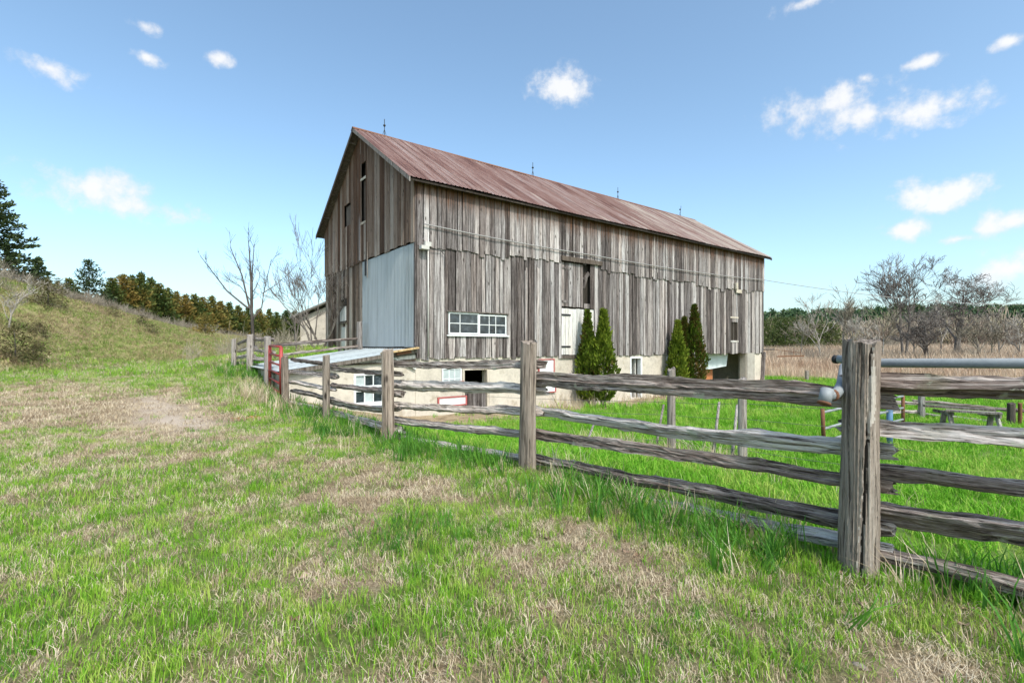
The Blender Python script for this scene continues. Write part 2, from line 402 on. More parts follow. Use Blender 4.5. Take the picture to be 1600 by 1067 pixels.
# ------------------------------------------------------------------ the ground
FP = {'A': (2.32, 3.28), 'B': (.18, 5.90), 'C': (-1.94, 7.69), 'D': (-3.72, 9.80), 'E': (-5.65, 12.20), 'F': (-7.25, 14.5), 'G': (-9.0, 16.8), 'H': (-10.75, 18.9)}
CP = np.array([(0,0,0),(-4,2,0),(4,-2,0),(-3,5,0),(0,3.5,0),(-6,6,0),(-8,10,.02),(-12,8,.02),(-5,-5,0),(8,-8,-.1),(-14,-6,0),
 (2.32,3.28,0),(.18,5.9,0),(-1.94,7.69,0),(-3.72,9.8,0),(-5.65,12.2,0),(-7.25,14.5,.25),(-9,16.8,.56),(-10.75,18.9,.62),(4.4,.7,0),
 (6,4,-.22),(4,7,-.36),(2,9,-.5),(0,10.5,-.6),(-2,12.2,-.72),(-4.2,13.2,-.62),(-3,15.6,-.86),(2,18.9,-.9),(8,23.3,-.92),(14,28,-.88),
 (18,34,-.9),(10,14,-.75),(15,10,-.62),(20,20,-.9),(12,6,-.5),(30,30,-1),(25,45,-1.05),(50,60,-1.0),(60,30,-1.0),(40,10,-.8),(30,0,-.6),(100,150,.6),(60,150,.6),(160,120,.4),
 (-2,38,.2),(5,48,-.4),(-9.4,18.2,.86),(-8.6,21,1.28),(-9.5,24,1.42),(-11.2,22,1.12),(-13,26,1.2),(1,22,-1.0),(7,27,-1.0),(12,30,-1.0),
 (-12,14,.22),(-16,16,.3),(-20,21,.42),(-22.5,28,.8),(-21,36,1.15),(-10,31,1.35),(-14,40,1.4),(-20,50,1.5),(-26,60,1.7),(-10,60,1.2),
 (-31,30,5.5),(-32,33,5.2),(-32.3,38,4.6),(-32.4,45,3.45),(-33.8,55,2.75),(-36.6,70,2.5),(-30,22,5.5),(-29.5,12,5.4),(-28,0,5),(-20,12,.3),(-18,4,.1),(-18,-6,.1),
 (-27,26,3.3),(-28,35,3.3),(-28,45,2.4),
 (-40,30,5.5),(-40,40,4.7),(-42,55,3.0),(-60,40,4.8),(-60,15,5.4),(-45,90,2.4),(-30,90,1.9),(-5,100,1.0),(-80,100,3),(120,30,-1),(150,-50,-1),(-80,-60,4),(30,-80,-1),(0,200,1.5),(-120,200,2.5),(150,220,1.5)], float)
def _phi(r): return np.sqrt(r*r+1.2)
_D = np.hypot(CP[:,None,0]-CP[None,:,0], CP[:,None,1]-CP[None,:,1])
_A = np.zeros((len(CP)+1,)*2); _A[:-1,:-1] = _phi(_D)+np.eye(len(CP))*(-.02); _A[-1,:-1] = 1; _A[:-1,-1] = 1
_w = np.linalg.solve(_A, np.append(CP[:,2], 0))
def height(x, y):
    x = np.asarray(x, float); y = np.asarray(y, float); sh = x.shape; x = x.ravel(); y = y.ravel()
    h = np.full(x.shape, _w[-1])
    for (cx, cy, _), w in zip(CP, _w[:-1]): h += w*_phi(np.hypot(x-cx, y-cy))
    r = np.hypot(x, y); k = sstep(140, 260, r)
    h = h*(1-k) + 1.5*k
    h = h + (fbm(x*.9, y*.9, 3)-.5)*.07*(1-sstep(30, 80, r)) + (fbm(x*.12, y*.12, 3)-.5)*.5*sstep(18, 40, r)*(y > 0)*(1-k)*np.where(x < -16, 1, .35)
    ridge = sstep(230, 470, r)*(15+7*(fbm(np.arctan2(x, y)*9+40, r*.004, 3)-.5))*(y > -100)
    return (h + ridge).reshape(sh)
_fl = [FP[k] for k in 'ABCDEFGH']; _fl = [(FP['A'][0]+.63*6, FP['A'][1]-.775*6)] + _fl
def fence_dist(x, y):                           # unsigned distance to the fence line and side (+ = barn side)
    best = np.full(x.shape, 1e9); side = np.zeros(x.shape)
    for (ax, ay), (bx, by) in zip(_fl[:-1], _fl[1:]):
        dx, dy = bx-ax, by-ay; L2 = dx*dx+dy*dy
        t = np.clip(((x-ax)*dx+(y-ay)*dy)/L2, 0, 1)
        d = np.hypot(x-ax-t*dx, y-ay-t*dy); s = -np.sign(dx*(y-ay)-dy*(x-ax))*-1
        s = np.sign((x-ax)*(-dy)+(y-ay)*dx)*-1
        m = d < best; best = np.where(m, d, best); side = np.where(m, s, side)
    return best, side
TH = math.atan2(.6018, .7987); UX = Vector((.7987, .6018, 0)); UY = Vector((-.6018, .7987, 0)); B0 = Vector((-3.14, 16.0, 0))
def barn_local(x, y):
    dx, dy = x-B0.x, y-B0.y
    return dx*UX.x+dy*UX.y, dx*UY.x+dy*UY.y
def gauss(x, y, cx, cy, sx, sy, a=0):
    ca, sa = math.cos(a), math.sin(a); u = (x-cx)*ca+(y-cy)*sa; v = -(x-cx)*sa+(y-cy)*ca
    return np.exp(-(u/sx)**2-(v/sy)**2)
def zones(x, y):
    """grass cover, gravel, reed field, bank, paddock weights at ground points"""
    d, s = fence_dist(x, y)
    pad = (s > 0) & (y > -5) & ~((y > 18.2) & (x < -8.5)) & ~((x < -6) & (y > 32))
    u, w = barn_local(x, y)
    reed = sstep(31, 37, np.hypot(x-6, y-6)+(fbm(x*.15, y*.15)-.5)*9)*sstep(10, 17, x+ (y-30)*.15)
    bank = sstep(18.0, 23.0, -x + .55*np.maximum(0, y-24)*(y < 60) + (fbm(x*.3, y*.3)-.5)*3.5)*(1-pad)
    n = fbm(x*.55+3, y*.55, 5, .62); n2 = fbm(x*2.3, y*2.3+7, 4, .6)
    g = .68 + (n-.5)*1.4 + (n2-.5)*1.9
    track = gauss(x, y, -6.9, 9.6, 3.0, .85, 2.45) + .85*gauss(x, y, -11, 11.5, 6.5, 2.0, 2.7) + .7*gauss(x, y, -10.5, 22.5, 6.0, 1.3, .4)
    track2 = .5*gauss(x, y, -1.2, 5.2, 3.4, .8, 2.3) + .35*gauss(x, y, 1.2, 2.9, 2.4, .6, 2.2)
    gravel = np.clip(gauss(x, y, -6.2, 9.1, 1.5, .55, 2.5)+.9*gauss(x, y, -8.3, 11.4, 2.3, .6, 2.35)+.3*gauss(x, y, -10.5, 22.8, 4.6, .5, .4), 0, 1)
    g = g - .95*track - .42*track2 + .55*np.exp(-(d/1.0)**2) + .55*np.exp(-(d/2.6)**2)*sstep(6, 9, y) + .30*sstep(13, 20, y)
    g = g + .45*gauss(x, y, -.75, 3.7, .75, .45, .3) + .25*gauss(x, y, -4.2, 4.2, 2.2, 1.0, 0) + .6*gauss(x, y, -17, 21, 7, 2.5, .5)
    g = np.where(pad, .95+(n-.5)*.5, g)
    foot = np.exp(-((w+.6)/.9)**2)*((u > -5) & (u < 24))      # dry strip along the barn foot
    g = g - 1.0*foot*pad
    return np.clip(g, 0, 1), gravel, reed, np.clip(bank, 0, 1), pad.astype(float), d

def axis(lo, hi, a, b, step, grow):
    c = list(np.arange(a, b+step/2, step)); s = step
    while c[-1] < hi: s *= grow; c.append(c[-1]+s)
    s = step; 
    while c[0] > lo: s *= grow; c.insert(0, c[0]-s)
    return np.array(c)
def make_ground():
    xs = axis(-5000, 5000, -12, 9, .12, 1.09); ys = axis(-900, 5000, .8, 20, .12, 1.09)
    X, Y = np.meshgrid(xs, ys); Z = height(X, Y)
    nx, ny = len(xs), len(ys)
    g, gr, reed, bank, pad, d = zones(X, Y)
    Z = Z + (1-sstep(9, 20, np.hypot(X, Y)))*((fbm(X*5, Y*5, 3)-.5)*.05)
    V = np.stack([X.ravel(), Y.ravel(), Z.ravel()], 1)
    i = np.arange(nx*ny).reshape(ny, nx)
    Fc = np.stack([i[:-1,:-1].ravel(), i[:-1,1:].ravel(), i[1:,1:].ravel(), i[1:,:-1].ravel()], 1)
    me = bpy.data.meshes.new('ground'); me.vertices.add(len(V)); me.vertices.foreach_set('co', V.ravel())
    me.loops.add(Fc.size); me.loops.foreach_set('vertex_index', Fc.ravel().astype(np.int32))
    me.polygons.add(len(Fc)); me.polygons.foreach_set('loop_start', np.arange(0, Fc.size, 4, dtype=np.int32))
    me.update(calc_edges=True); me.polygons.foreach_set('use_smooth', np.ones(len(Fc), bool))
    for nm, a in (('cover', np.stack([g, gr, reed, np.ones_like(g)], -1)), ('land', np.stack([bank, pad, sstep(150, 260, np.hypot(X, Y)), np.ones_like(g)], -1))):
        at = me.color_attributes.new(nm, 'FLOAT_COLOR', 'POINT'); at.data.foreach_set('color', a.reshape(-1).astype(np.float32))
    m, nt, N, L, bs = new_mat('ground_soil')
    a1 = N.new('ShaderNodeVertexColor'); a1.layer_name = 'cover'; a2 = N.new('ShaderNodeVertexColor'); a2.layer_name = 'land'
    s1 = N.new('ShaderNodeSeparateColor'); L.new(a1.outputs[0], s1.inputs[0]); s2 = N.new('ShaderNodeSeparateColor'); L.new(a2.outputs[0], s2.inputs[0])
    geo = N.new('ShaderNodeNewGeometry'); p = geo.outputs['Position']
    nf = noise(N, L, p, 38, 6, .7); nm = noise(N, L, p, 3.2, 5, .6); nc = noise(N, L, mapping(N, L, p, (1, 1, .2)), 110, 3, .7)
    soil = ramp(N, [(.32, (.09,.06,.04)), (.45, (.24,.18,.115)), (.58, (.39,.31,.205)), (.75, (.54,.45,.33))])
    L.new(mth(N, L, 'ADD', mth(N, L, 'MULTIPLY', nf, .6), mth(N, L, 'MULTIPLY', nm, .4)), soil.inputs[0])
    grav = ramp(N, [(.3, (.26,.2,.155)), (.5, (.50,.41,.33)), (.7, (.68,.58,.48))]); L.new(nc, grav.inputs[0])
    green = ramp(N, [(.3, (.05,.085,.015)), (.55, (.10,.17,.025)), (.75, (.17,.22,.05))]); L.new(nf, green.inputs[0])
    pgreen = ramp(N, [(.3, (.06,.16,.012)), (.55, (.11,.26,.02)), (.75, (.2,.33,.04))]); L.new(nf, pgreen.inputs[0])
    gcol = mixc(N, L, s2.outputs[1], green.outputs[0], pgreen.outputs[0])
    col = mixc(N, L, s1.outputs[1], soil.outputs[0], grav.outputs[0])
    col = mixc(N, L, mth(N, L, 'MULTIPLY', mrange(N, L, mth(N, L, 'ADD', s1.outputs[0], mth(N, L, 'MULTIPLY', mth(N, L, 'SUBTRACT', nm, .5), .5)), .35, .85), .75), col, gcol)
    bk = ramp(N, [(.3, (.20,.14,.085)), (.5, (.32,.265,.14)), (.6, (.25,.27,.09)), (.75, (.2,.29,.06))]); L.new(noise(N, L, p, .42, 6, .65), bk.inputs[0])
    col = mixc(N, L, mth(N, L, 'MULTIPLY', s2.outputs[0], .85), col, bk.outputs[0])
    rd = ramp(N, [(.3, (.30,.19,.14)), (.5, (.44,.31,.21)), (.7, (.52,.41,.28))]); L.new(noise(N, L, p, .3, 5, .6), rd.inputs[0])
    col = mixc(N, L, s1.outputs[2], col, rd.outputs[0])
    fl = ramp(N, [(.3, (.03,.05,.02)), (.6, (.09,.09,.045)), (.8, (.15,.12,.08))]); L.new(noise(N, L, p, .03, 5, .6), fl.inputs[0])
    col = mixc(N, L, s2.outputs[2], col, fl.outputs[0])
    L.new(col, bs.inputs['Base Color']); bs.inputs['Roughness'].default_value = .95; bs.inputs['Specular IOR Level'].default_value = .1
    bump(N, L, bs, mth(N, L, 'ADD', nf, mth(N, L, 'MULTIPLY', nc, .4)), .9, .03)
    tag(link('ground', me, m), kind='structure')
make_ground()

# ------------------------------------------------------------------ scattered growth (one object of stuff each)
def blade_clump(name, n, h, spread, wid, bend, mat, seed, flat=0.0):
    r = np.random.default_rng(seed); V = []; Fc = []
    for i in range(n):
        a = r.uniform(0, 6.283); rr = spread*math.sqrt(r.random()); bx, by = rr*math.cos(a), rr*math.sin(a)
        d = r.uniform(0, 6.283); hh = h*r.uniform(.45, 1.1); b = bend*r.uniform(.2, 1.3)*hh
        dx, dy = math.cos(d), math.sin(d); wx, wy = -dy*wid*r.uniform(.7, 1.3), dx*wid*r.uniform(.7, 1.3)
        if flat: 
            z = [r.uniform(0, .012), r.uniform(.006, .03)*flat+.01, r.uniform(0, .02)]; L = hh
            pts = [(bx, by, z[0]), (bx+dx*L*.5, by+dy*L*.5, z[1]), (bx+dx*L+wx*3*r.uniform(-1,1), by+dy*L, z[2])]
        else:
            pts = [(bx, by, -.02), (bx+dx*b*.3, by+dy*b*.3, hh*.55), (bx+dx*b, by+dy*b, hh*(1-.25*bend*.6))]
        k = len(V)
        (x0,y0,z0),(x1,y1,z1),(x2,y2,z2) = pts
        V += [(x0-wx,y0-wy,z0),(x0+wx,y0+wy,z0),(x1-wx*.8,y1-wy*.8,z1),(x1+wx*.8,y1+wy*.8,z1),(x2,y2,z2)]
        Fc += [(k,k+1,k+3,k+2),(k+2,k+3,k+4)]
    me = np_mesh(name, V, Fc); me.materials.append(mat)
    return bpy.data.objects.new(name, me)
def scatter(name, protos, pts, rot, scl, idx, label):
    col = bpy.data.collections.new(name+'_kinds')
    for i, o in enumerate(protos): o.name = '%s_kind_%02d' % (name, i); col.objects.link(o)
    me = bpy.data.meshes.new(name); me.vertices.add(len(pts)); me.vertices.foreach_set('co', pts.astype(np.float32).ravel())
    for nm, ty, a in (('rot', 'FLOAT_VECTOR', rot), ('scl', 'FLOAT_VECTOR', scl)):
        at = me.attributes.new(nm, ty, 'POINT'); at.data.foreach_set('vector', a.astype(np.float32).ravel())
    at = me.attributes.new('kind_id', 'INT', 'POINT'); at.data.foreach_set('value', idx.astype(np.int32))
    o = link(name, me)
    ng = bpy.data.node_groups.new(name+'_scatter', 'GeometryNodeTree')
    ng.interface.new_socket('Geometry', in_out='INPUT', socket_type='NodeSocketGeometry'); ng.interface.new_socket('Geometry', in_out='OUTPUT', socket_type='NodeSocketGeometry')
    N, L = ng.nodes, ng.links
    gi = N.new('NodeGroupInput'); go = N.new('NodeGroupOutput')
    ci = N.new('GeometryNodeCollectionInfo'); ci.inputs[0].default_value = col; ci.inputs['Separate Children'].default_value = True; ci.inputs['Reset Children'].default_value = True
    ip = N.new('GeometryNodeInstanceOnPoints'); ip.inputs['Pick Instance'].default_value = True
    def at(nm, ty):
        n = N.new('GeometryNodeInputNamedAttribute'); n.data_type = ty; n.inputs[0].default_value = nm; return n.outputs[0]
    L.new(gi.outputs[0], ip.inputs['Points']); L.new(ci.outputs[0], ip.inputs['Instance'])
    L.new(at('kind_id', 'INT'), ip.inputs['Instance Index'])
    er = N.new('FunctionNodeEulerToRotation'); L.new(at('rot', 'FLOAT_VECTOR'), er.inputs[0]); L.new(er.outputs[0], ip.inputs['Rotation'])
    L.new(at('scl', 'FLOAT_VECTOR'), ip.inputs['Scale']); L.new(ip.outputs[0], go.inputs[0])
    md = o.modifiers.new('scatter', 'NODES'); md.node_group = ng
    return tag(o, label, None, None, 'stuff')
def ring_points(r0, r1, dens, half=1.25, xmin=-99, xmax=99):
    """points at random over the ground between two distances ahead, a little wider than the view"""
    m = 4.0                                      # margin to either side
    n = int(dens*(half*(r1*r1-r0*r0)+2*m*(r1-r0))); wmax = half*r1+m
    y = rng.uniform(r0, r1, n*3); x = rng.uniform(-wmax, wmax, n*3); k = np.abs(x) < half*y+m
    x, y = x[k][:n], y[k][:n]
    return x, y
def field(specs, keep):
    xs, ys, sc = [], [], []
    for r0, r1, dens, s in specs:
        x, y = ring_points(r0, r1, dens); k = keep(x, y); xs.append(x[k]); ys.append(y[k]); sc.append(np.full(k.sum(), s))
    x, y, s = map(np.concatenate, (xs, ys, sc))
    u, w = barn_local(x, y)
    inb = ((u > -.02) & (u < 23.3) & (w > -.05) & (w < 9.95)) | ((u > -4) & (u < .1) & (w > -.05) & (w < 4.85))
    k = ~inb; return x[k], y[k], s[k]
def emit(name, protos, x, y, s, label, hvar=.35, lean=.12, zscale=None, sink=0.0):
    n = len(x); z = height(x, y)-sink
    rot = np.stack([rng.normal(0, lean, n), rng.normal(0, lean, n), rng.uniform(0, 6.283, n)], 1)
    k = s*rng.uniform(1-hvar, 1+hvar, n); zz = k if zscale is None else k*zscale
    return scatter(name, protos, np.stack([x, y, z], 1), rot, np.stack([k, k, zz], 1), rng.integers(0, len(protos), n), label)

def grow_lawn():
    def keep(x, y):
        g, gr, reed, bank, pad, d = zones(x, y)
        return (rng.random(len(x)) < np.clip((g-.14)*1.6, .06, 1)*(1-gr*.9)*(1-bank)) & (pad < .5)
    x, y, s = field([(.2, 4.5, 300, .9), (4.5, 9, 170, 1.0), (9, 18, 62, 1.45), (18, 42, 13, 2.5)], keep)
    g = zones(x, y)[0]
    emit('lawn_grass', [blade_clump('l', 14, .066+.012*(i % 2), .06, .0021, .85, M_lawn if i < 6 else M_straw, i) for i in range(7)], x, y, s, 'patchy yellow-green lawn grass in front of the rail fence', zscale=.6+.75*g)
    def keep(x, y):
        g, gr, reed, bank, pad, d = zones(x, y); u, w = barn_local(x, y)
        return (pad > .5) & (reed < .5) & (rng.random(len(x)) < g*1.05)
    x, y, s = field([(.2, 9, 75, 1.35), (9, 18, 38, 1.8), (18, 45, 10, 3.0)], keep)
    emit('paddock_grass', [blade_clump('p', 13, .10, .07, .0034, .8, M_paddock, 20+i) for i in range(4)], x, y, s, 'bright green paddock grass behind the rail fence')
    def keep(x, y):
        g, gr, reed, bank, pad, d = zones(x, y)
        n = fbm(x*1.3+11, y*1.3, 3)
        lush = gauss(x, y, -.75, 3.75, .55, .32, .3)*.8+gauss(x, y, -2.9, 5.6, .35, .25, .3)*.5+gauss(x, y, -4.2, 7.2, .5, .25, .3)*.5
        n3 = fbm(x*2.4+31, y*2.4, 3); lush = lush+.55*sstep(.58, .68, n3)*(g > .35)
        return (rng.random(len(x)) < np.exp(-(d/.42)**2)*sstep(.36, .58, n)*1.0+.3*np.exp(-(d/.9)**2)*sstep(.5, .62, n)+lush*(pad < .5)) & (bank < .5)
    x, y, s = field([(.2, 5, 150, 1.0), (5, 10, 90, 1.1), (10, 22, 45, 1.35)], keep)
    s = s*np.where(fence_dist(x, y)[0] > .9, np.where(gauss(x, y, -.75, 3.75, .55, .32, .3) > .3, .6, .36), 1.0)
    emit('tall_grass', [blade_clump('t', 9, .24, .06, .0042, .6, M_tallgrass, 40+i) for i in range(4)], x, y, s, 'tall green grass tufts along the foot of the rail fence', hvar=.5, lean=.2)
    def keep(x, y):
        g, gr, reed, bank, pad, d = zones(x, y)
        return (rng.random(len(x)) < (.95-.62*g)*(1-gr*.8)*(1-bank)) & (pad < .5)
    x, y, s = field([(.2, 4.5, 190, 1.0), (4.5, 9, 100, 1.35), (9, 18, 36, 2.2), (18, 40, 7, 3.4)], keep)
    emit('dead_grass', [blade_clump('d', 26, .065, .085, .0013, .5, M_straw, 60+i, flat=1.0) for i in range(4)], x, y, s, 'pale dead grass thatch lying over the ground', lean=.06)
    def keep(x, y):
        g, gr, reed, bank, pad, d = zones(x, y); u, w = barn_local(x, y)
        foot = np.exp(-((w+.7)/.7)**2)*((u > 4) & (u < 23))
        gate = gauss(x, y, -6.7, 12.9, 1.4, .55, 2.2)+.7*gauss(x, y, 2.6, 8.6, 2.2, .5, 2.0)+.5*gauss(x, y, 1.5, 4.3, 1.6, .25, 2.25)
        return rng.random(len(x)) < .55*foot+.8*gate+.07*np.exp(-(d/.6)**2)
    x, y, s = field([(1.6, 8, 110, .8), (8, 18, 80, 1.0), (18, 36, 18, 1.5)], keep)
    emit('dry_tall_grass', [blade_clump('y', 10, .36, .08, .003, .55, M_straw, 80+i) for i in range(4)], x, y, s, 'tufts of tall dry tan grass by the gate, wire fence and barn foot', hvar=.5, lean=.25)
    def keep(x, y):
        g, gr, reed, bank, pad, d = zones(x, y)
        return rng.random(len(x)) < bank
    x, y = rng.uniform(-46, -17, 60000), rng.uniform(4, 75, 60000); k = keep(x, y); x, y = x[k], y[k]
    emit('bank_grass', [blade_clump('b', 12, .16, .16, .008, 1.1, M_bankgrass, 100+i) for i in range(4)], x, y, np.full(len(x), 1.25), 'rough olive and tan grass over the embankment', lean=.3)
    def keep(x, y): return rng.random(len(x)) < zones(x, y)[2]
    n = 52000; y = np.sqrt(rng.uniform(20**2, 165**2, n)); x = rng.uniform(.2, 1.35, n)*y; k = keep(x, y)
    x, y = x[k], y[k]; s = .75+.25*fbm(x*.06, y*.06)*2; dd = np.hypot(x, y)
    emit('dry_reeds', [blade_clump('r', 14, 1.25, .42, .016, .35, M_reed, 120+i) for i in range(4)], x, y, s*np.where(dd < 55, .62, 1.0)*(1+dd/260), 'field of tan dry reeds beyond the paddock', lean=.1)
    # crumpled dead leaves
    V = [(-.03,-.012,.004),(0,-.02,.016),(.034,-.006,.006),(.03,.014,.02),(0,.02,.006),(-.03,.012,.02),(0,0,.002)]
    def leaf(k):
        r = np.random.default_rng(k); v = np.array(V)+r.normal(0, .006, (7,3)); v[:,2] = np.abs(v[:,2])
        me = np_mesh('leaf', v, [(i,(i+1) % 6,6) for i in range(6)]); me.materials.append(M_deadleaf); return bpy.data.objects.new('leaf', me)
    def keep(x, y):
        g, gr, reed, bank, pad, d = zones(x, y)
        return (rng.random(len(x)) < .35*np.exp(-(d/.7)**2)+.22*sstep(.5, .2, g)+.02) & (pad < .5)
    x, y, s = field([(1.7, 5, 45, 1.0), (5, 10, 14, 1.1)], keep)
    emit('dead_leaves', [leaf(i) for i in range(4)], x, y, s, 'scattered brown crumpled leaves in the thatch', lean=.3)
grow_lawn()

# ------------------------------------------------------------------ the barn
ZB = -.9                                          # ground level at the barn's long side
BL, BW, PITCH = 23.2, 9.87, .645
barn = empty('barn', (B0.x, B0.y, ZB), TH, 'big weathered grey timber bank barn with rusty metal roof and stone-coloured foundation', 'barn')
def zl(z): return z-ZB
def unit_board(seed):
    r = random.Random(seed); mb = MB(); j = lambda a: r.uniform(-a, a)
    V = []
    for t, e in ((0, .012), (.33, .03), (.66, .03), (1, .006)):
        dx0, dx1 = j(.05), j(.05)
        for x, y in ((0+max(0, dx0), 0), (1-max(0, dx1), 0), (1-max(0, dx1), 1), (0+max(0, dx0), 1)):
            V.append((x, y, t+(j(e) if t in (0, 1) else 0)))
    Fc = [(3,2,1,0), (12,13,14,15)]
    for k in range(3):
        for i in range(4): Fc.append((4*k+i, 4*k+(i+1) % 4, 4*k+4+(i+1) % 4, 4*k+4+i))
    return np_mesh('board', V, Fc)
UB = [unit_board(i) for i in range(8)]
UBG = [unit_board(20+i) for i in range(8)]
for m in UB: m.materials.append(M_board)
for m in UBG: m.materials.append(M_gable)
def board_edges(a, b, w0, w1, fixed, r):
    e = [a]; fixed = sorted(fixed)
    while e[-1] < b-1e-6:
        n = e[-1]+r.uniform(w0, w1)
        for f in fixed:
            if e[-1] < f-1e-6 and f < n+.10: n = f; break
        if n > b-.10: n = b
        e.append(n)
    return list(zip(e[:-1], e[1:]))
def spans(z0, z1, holes, a, b):
    out = [(z0, z1)]
    for h0, h1, q0, q1 in holes:
        if min(b, h1)-max(a, h0) > .4*(b-a):
            nw = []
            for s0, s1 in out:
                if q1 <= s0 or q0 >= s1: nw.append((s0, s1)); continue
                if q0-s0 > .06: nw.append((s0, q0))
                if s1-q1 > .06: nw.append((q1, s1))
            out = nw
    return out
# backing panels behind the siding, coloured near-black to stand in for the dark inside
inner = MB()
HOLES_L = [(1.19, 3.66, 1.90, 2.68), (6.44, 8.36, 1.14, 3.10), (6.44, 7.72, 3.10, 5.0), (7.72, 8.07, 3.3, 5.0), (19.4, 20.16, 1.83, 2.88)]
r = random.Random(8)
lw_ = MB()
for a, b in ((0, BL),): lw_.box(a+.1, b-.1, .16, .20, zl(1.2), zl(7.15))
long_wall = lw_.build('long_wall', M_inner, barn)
def place_board(x0, x1, z0, z1, parent, y, th=.026, meshes=UB, rr=r, nm='board'):
    gap = rr.uniform(.007, .022) if rr.random() > .2 else rr.uniform(.022, .045)
    o = link(nm, rr.choice(meshes), None, parent, (x0+gap/2, -y-th+rr.uniform(-.010, .008), z0), (0, rr.uniform(-.003, .003), rr.uniform(-.05, .05)), (x1-x0-gap, th, z1-z0))
    return o
for a, b in board_edges(0, BL, .15, .29, [h for q in HOLES_L for h in q[:2]], r):
    for s0, s1 in spans(1.10+r.uniform(-.05, .03), 5.05, HOLES_L, a, b): place_board(a, b, zl(s0), zl(s1), long_wall, .0)
# the upper course hangs over the lower one; its lower edge steps in groups
_st = [random.Random(k*7+1).uniform(-.07, .07) for k in range(40)]
lapz = lambda u: 4.84+_st[int(u/1.7+.4*math.sin(u))]+(.20 if 6.4 < u < 8.7 else 0)+(-.14 if 16 < u < 19.6 else 0)+(-.05 if 11 < u < 13 else 0)
for a, b in board_edges(0, BL, .15, .29, [6.4, 8.7], r):
    low = lapz((a+b)/2)+r.uniform(-.035, .035)-(.12 if r.random() < .08 else 0)
    place_board(a, b, zl(low), zl(7.02+r.uniform(-.06, .04)), long_wall, .045)
for k in range(26):                                # pale battens nailed over some of the joints
    u = r.uniform(.6, BL-.6); top = r.random() < .55
    z0, z1 = (lapz(u)+r.uniform(-.1, .3), 7.0) if top else (1.1+r.uniform(0, .1), 4.7+r.uniform(-.4, .05))
    if any(h[0]-.1 < u < h[1]+.1 and not top for h in HOLES_L): continue
    b_ = place_board(u, u+r.uniform(.07, .13), zl(z0), zl(z1), long_wall, .078 if top else .03, .02, nm='batten')
MB().box(6.35, 8.75, -.115, -.085, zl(4.98), zl(5.16)).build('door_track', M_trim, long_wall)
MB().box(0.0, .14, -.05, .0, zl(1.1), zl(7.0)).box(-.045, -.005, -.02, .12, zl(1.5), zl(7.0)).build('corner_board', M_board, barn)

# upper loft door above the white one, with the open gap and its broken plank
ld = MB().box(6.5, 7.7, .06, .08, zl(3.12), zl(4.98)).build('loft_door', M_inner, barn)
for a, b in board_edges(6.46, 7.70, .18, .26, [], r): place_board(a, b, zl(3.14), zl(4.93), ld, -.04)
MB().box(6.46, 7.0, -.005, .015, zl(4.66), zl(4.74)).box(6.46, 6.85, -.005, .015, zl(3.28), zl(3.38)).build('door_batten', M_board, ld)
MB().bar((7.74, .02, zl(4.3)), (8.05, .02, zl(4.62)), .03, .16).bar((7.74, .03, zl(3.95)), (7.92, .03, zl(4.4)), .03, .12).build('broken_plank', M_board, long_wall)
wd = MB().box(6.46, 8.34, .05, .07, zl(1.2), zl(3.06)).build('white_door', M_inner, barn); wd['label'] = 'whitewashed plank door in the long wall'
for i in range(9): 
    x = 6.46+i*.209
    place_board(x, x+.207, zl(1.17), zl(3.07+r.uniform(-.02, .01)), wd, -.035, .03, [UBW for UBW in []] or None, r, 'plank') if False else \
    link('plank', (lambda m: m)(bpy.data.meshes.get('white_plank') or None) or MB().box(0, .198, 0, .03, 0, 1.89).build('plank_src', M_whitewood).data, None, wd, (x, r.uniform(-.004, .004), zl(1.17+r.uniform(-.02, .02))))
for o in list(COL.objects):
    if o.name.startswith('plank_src'): bpy.data.objects.remove(o)
for z in (1.45, 2.75): MB().box(6.42, 6.95, -.022, -.01, zl(z), zl(z+.07)).build('hinge', M_iron, wd)
MB().box(6.4, 8.4, -.03, .2, zl(1.0), zl(1.13)).build('door_sill', M_trim, wd)

def sash_window(parent, a, b, z0, z1, cols, rows, y=-.02, fw=.05, bar=.026, pane_mat=M_glass, fmat=M_white, M=None):
    """window > frame, muntin bars, panes: each its own piece"""
    w = MB().box(a, b, y+.045, y+.06, z0, z1).build('window', M_inner, parent)
    MB().box(a, b, y-.012, y+.04, z0, z0+fw).box(a, b, y-.012, y+.04, z1-fw, z1).box(a, a+fw, y-.010, y+.038, z0+fw, z1-fw).box(b-fw, b, y-.010, y+.038, z0+fw, z1-fw).build('frame', fmat, w)
    xs = [a+fw+(b-a-2*fw)*i/cols for i in range(cols+1)] if isinstance(cols, int) else [a+fw+(b-a-2*fw)*c for c in cols]
    zs = [z0+fw+(z1-z0-2*fw)*i/rows for i in range(rows+1)]
    for x in xs[1:-1]: MB().box(x-bar/2, x+bar/2, y+.0, y+.03, z0+fw, z1-fw).build('muntin', fmat, w)
    for z in zs[1:-1]: MB().box(a+fw, b-fw, y+.002, y+.028, z-bar/2, z+bar/2).build('muntin', fmat, w)
    for x0, x1 in zip(xs[:-1], xs[1:]):
        for q0, q1 in zip(zs[:-1], zs[1:]):
            p = MB().box(x0, x1, -.002, .002, q0, q1).build('pane', pane_mat, w, loc=(0, y+.016, 0), rot=None)
            p.rotation_euler = (0, 0, 0)
    return w
w1 = sash_window(barn, 1.2, 2.43, zl(1.92), zl(2.67), (0, .36, 1), 2)
w2 = sash_window(barn, 2.43, 3.65, zl(1.90), zl(2.64), (0, .36, .62, 1), 2)
MB().box(1.12, 3.74, -.09, .0, zl(1.85), zl(1.90)).build('sill', M_white, w1); MB().box(1.12, 3.74, -.08, .0, zl(2.68), zl(2.72)).build('head', M_trim, w1)
sw = MB().box(19.42, 20.14, .06, .08, zl(1.84), zl(2.87)).build('window', M_inner, barn)
